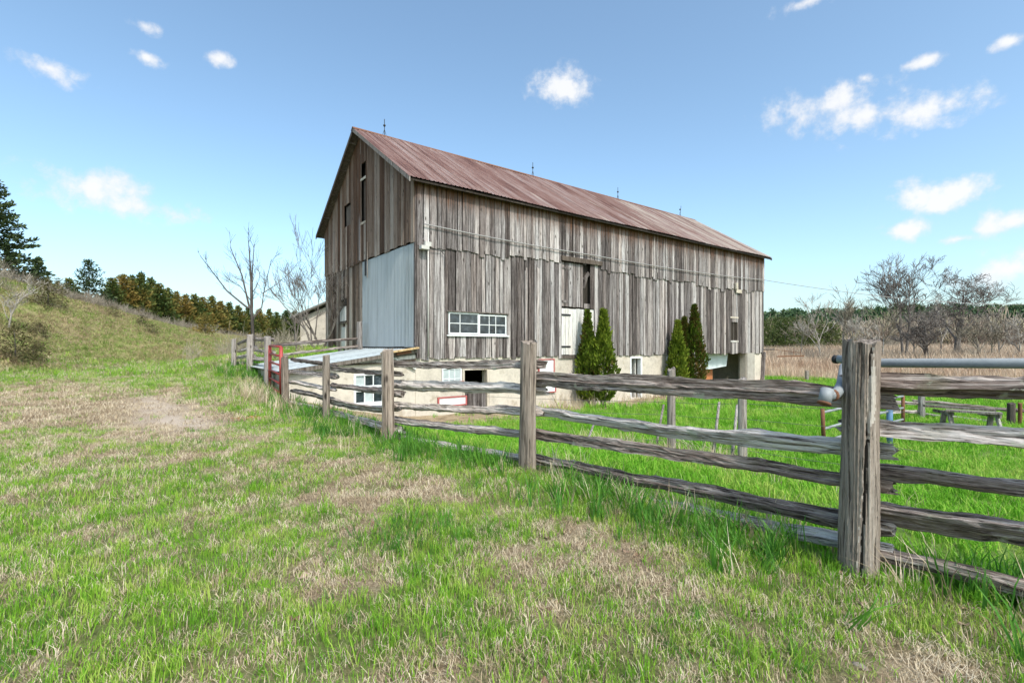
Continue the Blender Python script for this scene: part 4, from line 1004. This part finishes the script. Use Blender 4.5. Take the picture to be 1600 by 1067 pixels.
# far tubular gate in the paddock
tgp = [(P(1287, 700, 9.0)), (P(1412, 690, 11.2))]
tg = empty('tube_gate', (tgp[0].x, tgp[0].y, float(height(tgp[0].x, tgp[0].y))), 0, 'small galvanised tube gate in the paddock behind the near post', 'gate')
MB().tube([P(1287, 688, 9.0)-tg.location, P(1285, 638, 9.0)-tg.location], .035, 8).build('stile', M_rust, tg, True)
MB().tube([P(1411, 665, 11.2)-tg.location, P(1411, 618, 11.2)-tg.location], .035, 8).build('stile', M_rust, tg, True)
for y0, y1 in ((644, 619), (670, 637), (690, 655)): MB().tube([P(1287, y0, 9.0)-tg.location, P(1350, (y0+y1)/2-2, 10.0)-tg.location, P(1411, y1, 11.2)-tg.location], .026, 8).build('rung', M_galv, tg, True)
bp_ = P(1390, 640, 10.7); bpz = float(height(bp_.x, bp_.y))
o = MB().tube([(0,0,-.2), (0,0,zpix(617, 10.7)-bpz)], .06, 10).build('steel_post', M_blue, None, True); o.location = (bp_.x, bp_.y, bpz); tag(o, 'blue painted steel post by the tube gate', 'post')
# wire fence with old posts and leaning stakes across the paddock
wf = empty('wire_fence', (3.08, 9.4, -.5), 0, 'sagging wire fence on two grey posts crossing the paddock', 'fence')
wp = []
for px, top, d in ((1160, 592, 7.95), (1049, 577, 9.5)):
    q = P(px, 640, d); zb = float(height(q.x, q.y)); post(wf, q.x, q.y, zb-.05, zpix(top, d), .075, seed=px, mat=M_oldpost, n=12, rows=8); wp.append(Vector((q.x, q.y, zb)))
for (p0, y0, d0), (p1, y1, d1) in (((930, 657, 11.2), (912, 703, 10.6)), ((1037, 632, 10.5), (1023, 672, 10.2)), ((1124, 628, 8.6), (1112, 665, 8.3)), ((1152, 632, 8.4), (1142, 668, 8.1))):
    a, b = P(p0, y0, d0), P(p1, y1, d1); b.z = float(height(b.x, b.y))-.1
    MB().tube([b-wf.location, a-wf.location], [.03, .022], 7).build('stake', M_oldpost, wf, True)
far_ = Vector((-.6, 11.2, float(height(-.6, 11.2)))); near_ = Vector((5.2, 6.2, float(height(5.2, 6.2))))
chain = [near_, wp[0], wp[1], far_]
for hz in (.25, .5, .75, 1.0):
    pts = []
    for a, b in zip(chain[:-1], chain[1:]): pts += sag(a+Vector((0,0,hz)), b+Vector((0,0,hz)), .05*math.sin(hz*9), 5)
    MB().tube([p-wf.location for p in pts], .0035, 4).build('wire', M_wire, wf)
# bench, back fence, post stub, chute arm
bn = empty('plank_bench', tuple(P(1525, 668, 12.4)), 0, 'grey weathered plank bench with splayed legs in the paddock', 'bench'); bn.location.z = float(height(bn.location.x, bn.location.y)); bo = bn.location
a, b = P(1478, 641, 12.9), P(1566, 646, 12.2)
MB().bar(a-bo, b-bo, .26, .05).build('seat', M_oldpost, bn); n_ = Vector((.05, .45, .0))
MB().bar(a-bo+n_+Vector((-.25,0,.07)), b-bo+n_+Vector((.2,0,.03)), .24, .05).build('rear_plank', M_trim, bn)
for t in (.08, .92):
    q = a.lerp(b, t)-bo
    for s in (-1, 1): MB().bar(q+Vector((0, s*.06+.1, -.02)), Vector((q.x+(.06 if t > .5 else .02), q.y+s*.2+.1, -.1)), .11, .05).build('leg', M_oldpost, bn)
    MB().bar(q+Vector((0, -.08, -.08)), q+Vector((0, .5, -.06)), .06, .08).build('brace', M_oldpost, bn)
bf = empty('paddock_fence', (14.5, 16.5, -.8), 0, 'low grey pole fence at the back of the paddock beyond the bench', 'fence')
for px, top, d, rad, mt in ((1352, 617, 13.5, .12, M_oldpost), (1440, 618, 15.2, .10, M_oldpost), (1580, 630, 13.8, .10, M_trim), (1594, 630, 13.7, .045, M_rust)):
    q = P(px, 640, d); post(bf, q.x, q.y, float(height(q.x, q.y))-.1, zpix(top, d), rad, seed=px+1, mat=mt, n=10, rows=6)
for p0, y0, d0, p1, y1, d1 in ((1352, 627, 13.7, 1440, 630, 15.4), (1352, 646, 13.7, 1440, 644, 15.4), (1440, 628, 15.4, 1590, 641, 14.0), (1440, 646, 15.4, 1590, 664, 14.0), (1590, 641, 14.0, 1720, 660, 12.8), (1590, 664, 14.0, 1720, 690, 12.8)):
    rail(bf, P(p0, y0, d0), P(p1, y1, d1), .055, (.2, .2), 16)
q = P(1261, 602, 34); st = empty('post_stub', (q.x, q.y, float(height(q.x, q.y))), 0, 'grey post stub with rusty scrap at the edge of the reeds', 'post'); post(st, q.x, q.y, st.location.z, st.location.z+.75, .13, seed=9, mat=M_oldpost, n=10, rows=6)
MB().box(-.9, -.25, -.1, .2, 0, .22, Matrix.Rotation(.3, 4, 'Z')).build('scrap', M_rust, st)
ca = empty('iron_arm', tuple(bw(23.2, .05, 1.2)), 0, 'thin black iron arm with rusty hanging rack off the barn corner', 'arm'); co = ca.location
e0, e1, e2 = bw(23.22, .05, 1.30), P(1210, 546, 30.2), P(1251, 551, 30.0)
MB().tube([e0-co, e1-co], .035, 6).build('arm', M_iron, ca); MB().tube([e1-co, P(1232, 549, 30.1)-co, e2-co], .016, 6).build('rod', M_rust, ca)
for px in (1226, 1240, 1251): MB().tube([P(px, 545, 30.05)-co, P(px, 555, 30.05)-co], .012, 5).build('hanger', M_rust, ca)
MB().bar(P(1214, 557, 30.05)-co, P(1256, 556, 30.05)-co, .05, .07).build('rack_bar', M_rust, ca)
MB().bar(bw(22.9, -.05, -1.2)-co, bw(23.15, -.05, 1.15)-co, .22, .14).build('prop_post', M_board, ca)
# rusty scrap in the lawn and a few stones
sp = P(390, 661, 9.6); sm_ = MB(); rr_ = random.Random(4)
for i in range(26):
    a = rr_.uniform(0, 6.28); q = Vector((rr_.gauss(0, .14), rr_.gauss(0, .08), rr_.uniform(.005, .05))); d = Vector((math.cos(a)*.09, math.sin(a)*.09, rr_.uniform(-.02, .03)))
    sm_.bar(q-d, q+d, rr_.uniform(.015, .05), .008)
o = sm_.build('rusty_bark_pile', M_orange); o.location = (sp.x, sp.y, float(height(sp.x, sp.y))); tag(o, 'small heap of rust-orange bark chips on the grass', 'bark pile')
def stone(x, y, s, seed, label):
    import bmesh
    r = random.Random(seed); bm = bmesh.new(); bmesh.ops.create_icosphere(bm, subdivisions=2, radius=1)
    for v in bm.verts: v.co = Vector((v.co.x*1.2, v.co.y*.9, v.co.z*.55))*(1+r.uniform(-.16, .16))
    me = bpy.data.meshes.new('stone'); bm.to_mesh(me); bm.free(); me.polygons.foreach_set('use_smooth', [True]*len(me.polygons))
    o = link('stone', me, M_stone, None, (x, y, float(height(x, y))+s*.1), (0, 0, r.uniform(0, 6)), (s, s, s)); tag(o, label, 'stone', 'stones in the lawn')
for px, py, s, lb in ((1020, 965, .022, 'small pale stone in the lawn right of centre'), (1345, 1050, .03, 'brown stone at the bottom edge below the near post')):
    d = F_PX*CAM_H/(py-HOR); stone((px-800)/F_PX*d, d, s, px, lb)

# ------------------------------------------------------------------ trees and shrubs
def diamonds(base, dirs, length, width, r):
    """little flat sprays: base points, directions, one diamond each, bent in the middle"""
    n = len(base); d = dirs/np.linalg.norm(dirs, axis=1, keepdims=True)
    rv = r.normal(0, 1, (n, 3)); s = np.cross(d, rv); s /= np.linalg.norm(s, axis=1, keepdims=True)
    nn = np.cross(d, s); L = length[:,None]; Wd = width[:,None]
    mid = base+d*L*.45+nn*L*.06
    V = np.stack([base, mid+s*Wd, base+d*L, mid-s*Wd], 1).reshape(-1, 3)
    i = np.arange(n)*4; Fc = np.stack([i, i+1, i+2, i+3], 1)
    return V, Fc
def mesh_fast(name, V, Fc, mat):
    me = bpy.data.meshes.new(name); me.vertices.add(len(V)); me.vertices.foreach_set('co', np.asarray(V, np.float32).ravel())
    me.loops.add(Fc.size); me.loops.foreach_set('vertex_index', Fc.ravel().astype(np.int32))
    me.polygons.add(len(Fc)); me.polygons.foreach_set('loop_start', np.arange(0, Fc.size, Fc.shape[1], dtype=np.int32))
    me.update(calc_edges=True); me.materials.append(mat); return me
def conifer_meshes(seed, H, Rr, nb, sp=.30, p=.85, whorl=False, mat=None, fat=.2, droop=.25, dens=3, step=.13, skirt=.05):
    r = np.random.default_rng(seed); B = []; D = []; Ln = []
    for i in range(nb):
        t = skirt+(1-skirt)*(i+r.random())/nb
        if whorl: t = (round(t*13)+r.normal(0, .12))/13
        t = min(max(t, skirt), .985); az = i*2.399+r.normal(0, .3)
        L = Rr*(1-t)**p*r.uniform(.62, 1.18)+.12
        if t < .2: L *= .75+1.2*t
        up = -.12+.9*t+r.normal(0, .12); dr = np.array([math.cos(az), math.sin(az), up]); dr /= np.linalg.norm(dr)
        s = np.arange(.18*L, L, step)
        for q in s:
            for k in range(dens):
                pt = dr*q+np.array([0, 0, H*t-droop*q*q/max(Rr, .5)*.35])+r.normal(0, .05+.05*(1-q/L), 3)
                B.append(pt); D.append(dr+r.normal(0, .55, 3)+np.array([0, 0, .12])); Ln.append(sp*r.uniform(.6, 1.25)*(.6+.4*(1-t)))
    for i in range(30):
        t = r.uniform(.8, 1.0); B.append((r.normal(0, .05), r.normal(0, .05), H*t)); D.append((r.normal(0, .4), r.normal(0, .4), 1.2)); Ln.append(sp*r.uniform(.6, 1))
    B, D, Ln = np.array(B), np.array(D), np.array(Ln)
    V, Fc = diamonds(B, D, Ln, Ln*fat, r)
    crown = mesh_fast('crown', V, Fc, mat or M_cedar)
    tm = MB().tube([(0, 0, -.3), (.03, .02, H*.45), (0, 0, H*.93)], [.045*H**.8*.42+.03, .028*H**.8*.5, .012], 7)
    trunk = np_mesh('trunk', tm.v, tm.f, True); trunk.materials.append(M_darkbark)
    return trunk, crown
def plant_tree(name, meshes, x, y, z, s, rz, label, cat, group=None, sxy=1.0):
    t = empty(name, (x, y, z), rz, label, cat, group); t.scale = (s*sxy, s*sxy, s)
    link('trunk', meshes[0], None, t); link('crown', meshes[1], None, t); return t
ORD = ['first','second','third','fourth','fifth','sixth','seventh','eighth','ninth','tenth','eleventh','twelfth','thirteenth','fourteenth','fifteenth','sixteenth','seventeenth','eighteenth','nineteenth','twentieth']
big = conifer_meshes(1, 7.4, 3.1, 170, .36, .8, True, M_spruce, .22, .35, 4, .12)
med = conifer_meshes(2, 5.0, 2.3, 120, .34, .75, True, M_spruce, .2, .1, 3, .13)
ced = [conifer_meshes(10+k, 5.0, 1.9+.15*k, 150, .34, .9, False, M_cedar, .27, .2, 4, .13) for k in range(5)]
q = P(2, 440, 33); plant_tree('spruce_tree', big, q.x-.4, q.y, float(height(q.x, q.y))-.4, 1.0, .4, 'largest dark spruce, cut off by the left edge on the embankment top', 'tree', 'evergreens on the embankment')
q = P(60, 440, 36); plant_tree('cedar_tree', ced[1], q.x, q.y, float(height(q.x, q.y))-.3, .62, 1.1, 'low cedar tucked under the right side of the largest spruce', 'tree', 'evergreens on the embankment')
q = P(139, 470, 43); plant_tree('spruce_tree', med, q.x, q.y, zpix(408, 43)-5.0, 1.0, 2.0, 'broad dark spruce standing alone on the embankment crest', 'tree', 'evergreens on the embankment')
row = [(90,440,39),(108,437,46),(176,436,47),(192,431,49),(207,432,52),(220,428,50),(236,437,54),(249,445,53),(262,452,57),(276,457,60),(290,462,58),(304,462,62),(317,466,64),(331,464,66),(345,472,68),(358,474,70),(372,479,72),(388,482,76),(405,484,80),(421,484,84)]
for i, (px, py, d) in enumerate(row):
    q = P(px, py, d); zb = float(height(q.x, q.y))-.3; s = (q.z-zb)/5.0
    plant_tree('cedar_tree', ced[(i*3) % 5], q.x, q.y, zb, s, i*1.3, ORD[i]+' cedar from the left in the row behind the embankment crest', 'tree', 'evergreens on the embankment', 1.15 if s < 1.1 else .95)
for i, (px, py, d) in enumerate([(432,489,60),(447,486,70),(460,488,64)]):
    q = P(px, py, d); zb = float(height(q.x, q.y))-.3; s = (q.z-zb)/5.0
    plant_tree('cedar_tree', ced[(i+1) % 5], q.x, q.y, zb, s, i*2.1, ('left','middle','right')[i]+'most of the three green cedars just left of the tan outbuilding' if i != 1 else 'middle one of the three green cedars just left of the tan outbuilding', 'tree', 'evergreens on the embankment', 1.15)
M_olive = leaf_mat('olive_spray', [(.05,.07,.02), (.09,.12,.035), (.14,.16,.05)], nscale=.3)
jun2 = conifer_meshes(33, 2.2, 1.2, 80, .20, .45, False, M_olive, .24, .1, 3, .10)
jun = conifer_meshes(31, 2.2, 1.15, 80, .20, .45, False, M_cedar, .22, .1, 3, .10)
q = P(320, 524, 42); plant_tree('juniper_bush', jun, q.x, q.y, float(height(q.x, q.y))-.1, .85, 0, 'round green juniper bush at the end of the embankment slope', 'bush')
bsh = conifer_meshes(32, 1.4, 1.1, 60, .16, .4, False, M_bush, .18, .1, 3, .10)
for i, (px, py, s, lb) in enumerate([(22,566,1.15,'brown juniper bush at the embankment toe by the left edge'),(52,563,.5,'small upright brown juniper right of the toe bush'),(62,527,.55,'low brown scrub bush on the lower slope'),(75,480,1.2,'wide brown scrub below the largest spruce'),(176,495,.55,'small scrub bush near the embankment crest'),(222,510,.55,'thin upright scrub sapling on the slope'),(238,522,.5,'low scrub bush at the foot of the thin sapling'),(60,550,.4,'tiny brown sapling near the embankment toe')]):
    # walk along the sight line until it meets the slope
    d = 12.0
    while d < 60:
        q = P(px, py, d)
        if q.z < float(height(q.x, q.y)): break
        d += .15
    plant_tree('scrub_bush', bsh, q.x, q.y, float(height(q.x, q.y))-.1, s, i*1.7, lb, 'bush', 'scrub on the embankment')
# arborvitae by the barn wall
def arbor_meshes(seed, H, Rr, n):
    r = np.random.default_rng(seed); t = r.random(n)**.85
    prof = Rr*np.interp(t, [0, .06, .2, .38, .6, .8, .93, 1], [.5, .85, 1, .93, .66, .33, .12, .015])
    az = r.uniform(0, 6.283, n); lump = 1+.20*np.sin(az*3+t*13+seed)+.13*np.sin(az*7-t*31)+.10*np.sin(t*47+az*2)
    rad = prof*np.sqrt(r.uniform(.30, 1.08, n))*lump
    B = np.stack([rad*np.cos(az), rad*np.sin(az), .28+t*(H-.28)-.06], 1)
    D = np.stack([np.cos(az)*.5, np.sin(az)*.5, np.full(n, 1.0)], 1)+r.normal(0, .34, (n, 3))
    Ln = r.uniform(.06, .24, n); V, Fc = diamonds(B, D, Ln, Ln*.2, r)
    crown = mesh_fast('crown', V, Fc, M_arbor); tm = MB()
    for k in range(3): tm.tube([(.05*math.cos(k*2.1), .05*math.sin(k*2.1), -.3), (.1*math.cos(k*2.1), .1*math.sin(k*2.1), .5), (0, 0, H*.8)], [.05, .04, .01], 6)
    trunk = np_mesh('trunk', tm.v, tm.f, True); trunk.materials.append(M_bark); return trunk, crown
for i, (px, top, u, w, rad, lb) in enumerate([(918, 487, None, 20.1, .40, 'left arborvitae of the pair beside the white door'), (943, 485, None, 19.9, .48, 'right arborvitae of the pair beside the white door'),
        (1059, 502, None, 23.6, .46, 'shortest arborvitae, left of the cluster by the bay opening'), (1069, 497, None, 24.0, .40, 'middle arborvitae behind the cluster by the bay opening'), (1085, 477, None, 23.9, .52, 'tallest arborvitae, right of the cluster by the bay opening')]):
    q = P(px, top, w); zb = float(height(q.x, q.y)); H = q.z-zb
    plant_tree('arborvitae', arbor_meshes(50+i, H, rad, 6500), q.x, q.y, zb, 1.0, i, lb, 'tree', 'arborvitae along the barn')

# bare trees
def grow(mb, p, d, L, rad, lev, r, spread=.55, up=.25, nseg=3, tw=None, minr=.006):
    pts = [p]; rs = [rad]
    for i in range(nseg):
        d = (d+Vector((r.gauss(0, .12), r.gauss(0, .12), r.gauss(0, .08)+up*.22))).normalized(); p = p+d*(L/nseg); pts.append(p); rs.append(max(minr, rad*(1-.62*(i+1)/nseg)))
    mb.tube(pts, rs, 6 if rad > .05 else (4 if rad > .02 else 3), False)
    if lev == 0: return
    nb = r.randint(3, 5) if lev > 1 else r.randint(4, 7)
    for k in range(nb):
        t = r.uniform(.25, 1.0) if k else 1.0; f = t*nseg; i = min(int(f), nseg-1); q = pts[i].lerp(pts[i+1], f-i)
        a = r.uniform(0, 6.283); ax = d.cross(Vector((math.cos(a), math.sin(a), .3))).normalized()
        dd = (Matrix.Rotation(r.uniform(.3, 1.0)*spread*1.4, 3, ax) @ d).normalized()
        grow(mb, q, dd, L*r.uniform(.45, .72), max(minr, rs[i]*r.uniform(.45, .62)), lev-1, r, spread, up, 3 if lev > 1 else 2, tw, minr)
def bare_tree(name, x, y, zb, H, rad, seed, label, mat, lev=4, spread=.6, trunkfrac=.35, lean=(0, 0), group=None, stems=1, up=.25, minr=.010, twig=None):
    r = random.Random(seed); t = empty(name, (x, y, zb), 0, label, 'tree', group)
    tm, cm = MB(), MB()
    for s in range(stems):
        o = Vector((r.gauss(0, .12), r.gauss(0, .12), -.2)) if stems > 1 else Vector((0, 0, -.2))
        d = Vector((lean[0]+r.gauss(0, .05)+(r.gauss(0, .25) if stems > 1 else 0), lean[1]+(r.gauss(0, .2) if stems > 1 else 0), 1)).normalized()
        top = o+d*H*trunkfrac; tm.tube([o, o.lerp(top, .5)+Vector((r.gauss(0, .05), 0, 0)), top], [rad, rad*.82, rad*.66], 8, False)
        for k in range(4 if stems == 1 else 3):
            a = r.uniform(0, 6.283); dd = (d+Vector((math.cos(a), math.sin(a), 0))*spread*(0 if k == 0 else r.uniform(.5, 1.1))).normalized()
            grow(cm, top-d*H*.05*k, dd, H*(1-trunkfrac)*(.62 if k == 0 else r.uniform(.42, .6)), rad*.6, lev-1, r, spread, up, 3, None, minr)
    tm.build('trunk', mat, t, True); cm.build('crown', twig or mat, t); return t
# the sapling clump by the far fence posts
bt = empty('bare_tree', tuple(P(396, 535, 27)), 0, 'bare grey tree with wide forked limbs behind the far fence posts', 'tree'); bt.location.z = float(height(bt.location.x, bt.location.y)); bo = bt.location
tm, cm = MB(), MB(); r2 = random.Random(12)
limbs = [([(396,545),(393,480),(392,430),(389,385)],.14), ([(394,480),(394,430),(397,382)],.08), ([(390,482),(378,430),(360,387)],.09), ([(388,482),(355,455),(313,400)],.085), ([(394,500),(409,480),(412,458),(424,405)],.07), ([(392,470),(376,448),(362,440)],.04), ([(411,458),(430,446),(455,425)],.04)]
for i, (pp, rd) in enumerate(limbs):
    pts = [P(x, y, 27+.25*i*math.sin(k))-bo for k, (x, y) in enumerate(pp)]
    (tm if i == 0 else cm).tube(pts, [rd*.68*(1-.75*k/(len(pts)-1)) for k in range(len(pts))], 6, False)
    for k in range(8):
        t = r2.uniform(.3, 1.0)*(len(pts)-1); j = min(int(t), len(pts)-2); p0 = pts[j].lerp(pts[j+1], t-j); d0 = (pts[j+1]-pts[j]).normalized()
        grow(cm, p0, (d0+Vector((r2.gauss(0, .4), r2.gauss(0, .4), .15))).normalized(), r2.uniform(.35, .95), rd*.16, 1, r2, .5, .2, 2, None, .006)
tm.build('trunk', M_darkbark, bt, True); cm.build('crown', M_darkbark, bt)
q = P(506, 540, 22.0); bare_tree('bare_sapling', q.x, q.y, float(height(q.x, q.y)), 4.9, .06, 5, 'thin bare sapling clump at the corner of the barn gable', M_bark, 4, .5, .25, (0, 0), 'bare saplings', 3, .35, .006)
q = P(463, 545, 21.0); bare_tree('bare_sapling', q.x, q.y, float(height(q.x, q.y)), 2.6, .035, 9, 'slender bare sapling in front of the tan outbuilding', M_bark, 3, .6, .3, (0, 0), 'bare saplings', 1, .3, .006)
q = P(20, 520, 22.0); d = 12.0
while d < 60:
    q = P(12, 515, d)
    if q.z < float(height(q.x, q.y)): break
    d += .15
bare_tree('bare_sapling', q.x, q.y, float(height(q.x, q.y)), 2.6, .05, 15, 'pale bare sapling leaning on the slope at the left edge', M_palebark, 4, .7, .35, (.2, 0), 'bare saplings', 1, .2, .008)
# trees at the edge of the reed field
RT = [(1283,452,62,'P',.55,.10,'slim pale bare tree, leftmost at the reed field edge'),(1317,434,66,'P',.45,.12,'tall slim pale tree left of the two big bare trees'),(1334,455,72,'P',.45,.10,'second slim pale tree left of the two big bare trees'),(1378,452,64,'P',.6,.11,'pale bare tree whose trunk rises just right of the near post'),
      (1414,393,66,'D',.6,.20,'tall dark bare tree, left of the two big ones'),(1492,404,64,'D',.95,.26,'spreading dark bare tree, right of the two big ones'),(1447,470,58,'K',.9,.22,'short dark leaning tree between the two big bare trees'),(1528,470,60,'D',.9,.14,'leaning bare tree right of the big spreading tree'),
      (1562,468,66,'P',.5,.11,'white-stemmed bare tree near the right edge'),(1549,486,60,'P',.5,.10,'shorter white-stemmed tree beside the one near the right edge'),(1594,484,64,'P',.8,.12,'pale bare tree cut by the right edge'),(1252,485,75,'P',.7,.09,'low pale bare tree by the dark junipers'),(1356,478,58,'P',.7,.10,'low pale tree standing behind the near post'),(1430,470,72,'D',.8,.12,'thin dark tree behind the tall dark one'),(1470,450,74,'D',.8,.13,'thin dark tree behind the spreading one')]
for i, (px, top, d, kd, spd, rad, lb) in enumerate(RT):
    q = P(px, 560, d); zb = float(height(q.x, q.y)); H = zpix(top, d)-zb
    bigt = rad > .18
    bare_tree('bare_tree', q.x, q.y, zb, H*(.86 if not bigt else .88), rad, 40+i, lb, {'P': M_palebark, 'D': M_bark, 'K': M_darkbark}[kd], 5 if bigt else 4, spd, .36 if bigt else .42, ((.25 if kd == 'K' else .03*math.sin(i*2)), 0), 'bare trees at the reed field', 2 if bigt else 1, .22, .019 if bigt else .018, M_bark if bigt else (M_twig if i % 2 else M_palebark))
for i, (px, top, d) in enumerate([(1196,503,105),(1212,499,112),(1228,500,100),(1243,498,110),(1262,503,104),(1280,506,112),(1300,508,106),(1180,500,100)]):
    q = P(px, top, d); zb = float(height(q.x, q.y))-.2; H = q.z-zb
    plant_tree('juniper_tree', jun2, q.x, q.y, zb, H/2.2, i*1.1, ORD[i if i < 7 else 0].replace('first', 'leftmost' if i == 7 else 'second') + ' dark green juniper from the barn at the far edge of the reeds' if False else ['second','third','fourth','fifth','sixth','seventh','eighth','nearest'][i]+(' dark green juniper counting right from the barn' if i < 7 else ' dark green juniper to the far barn corner'), 'tree', 'junipers behind the reeds')

# brush and the far wood: masses nobody could count
def twig_clump(seed, n, h, spr, rad, mat):
    r = random.Random(seed); mb = MB()
    for i in range(n):
        a = r.uniform(0, 6.283); d = Vector((math.cos(a)*r.uniform(.1, spr), math.sin(a)*r.uniform(.1, spr), 1)).normalized(); p = Vector((r.gauss(0, .15), r.gauss(0, .15), 0))*h
        grow(mb, p, d, h*r.uniform(.4, .75), rad, 1, r, .6, .1, 2, None, rad*.45)
    me = np_mesh('twigs', mb.v, mb.f); me.materials.append(mat); return bpy.data.objects.new('twigs', me)
tw = [twig_clump(k, 16, 1.0, .6, .008, M_brush) for k in range(4)]
xs, ys, sc = [], [], []
rb = np.random.default_rng(4)
def along(poly, n, jx, s0, s1):
    for _ in range(n):
        i = rb.integers(0, len(poly)-1); t = rb.random(); a, b = poly[i], poly[i+1]
        xs.append(a[0]+(b[0]-a[0])*t+rb.normal(0, jx)); ys.append(a[1]+(b[1]-a[1])*t+rb.normal(0, jx)); sc.append(rb.uniform(s0, s1))
along([(-32.5, 31), (-33, 36), (-33.2, 40), (-33.4, 46), (-34.5, 55), (-36.5, 68), (-36, 80), (-26, 80)], 420, .9, .45, 1.05)
along([(-15.5, 26.5), (-14.5, 31), (-17, 36)], 26, .9, .6, 1.6)
along([(36, 58), (46, 62), (60, 60), (75, 68)], 210, 4.0, .8, 2.2)
along([(60, 130), (90, 125), (140, 120), (190, 118)], 600, 10, 1.6, 3.6)
along([(-30, 24), (-31, 30)], 40, 1.2, .6, 1.3)
x, y, s = map(np.array, (xs, ys, sc))
emit('brush', tw, x, y, s, 'grey leafless brush along the embankment and reed field', lean=.12)
def far_tree(seed, bare):
    if bare:
        o = twig_clump(seed, 22, 1.0, .75, .02, M_forest2); return o
    t, c = conifer_meshes(seed, 1.0, .30, 34, .17, .8, False, M_forest, .34, .1, 2, .06); return bpy.data.objects.new('far', c)
n = 6500; az = np.radians(rb.uniform(-52, 62, n)); rr = np.sqrt(rb.uniform(215**2, 520**2, n)); x, y = rr*np.sin(az), rr*np.cos(az)
bare = (fbm(x*.012+5, y*.012, 3)+.25*(1-sstep(230, 300, rr)) > .56).astype(int)
idx = rb.integers(0, 3, n)+3*bare; s = rb.uniform(7, 12, n)*np.where(bare, .85, 1.0)
n2 = 700; az2 = np.radians(rb.uniform(25, 62, n2)); r3 = np.sqrt(rb.uniform(150**2, 215**2, n2)); x = np.append(x, r3*np.sin(az2)); y = np.append(y, r3*np.cos(az2)); idx = np.append(idx, rb.integers(3, 6, n2)); s = np.append(s, rb.uniform(5, 9, n2)); n += n2
scatter('far_wood', [far_tree(200+k, k > 2) for k in range(6)], np.stack([x, y, height(x, y)-.3], 1), np.stack([np.zeros(n), np.zeros(n), rb.uniform(0, 6.28, n)], 1), np.stack([s, s, s*rb.uniform(.85, 1.2, n)], 1), idx, 'wooded hill of conifers and bare trees on the horizon')
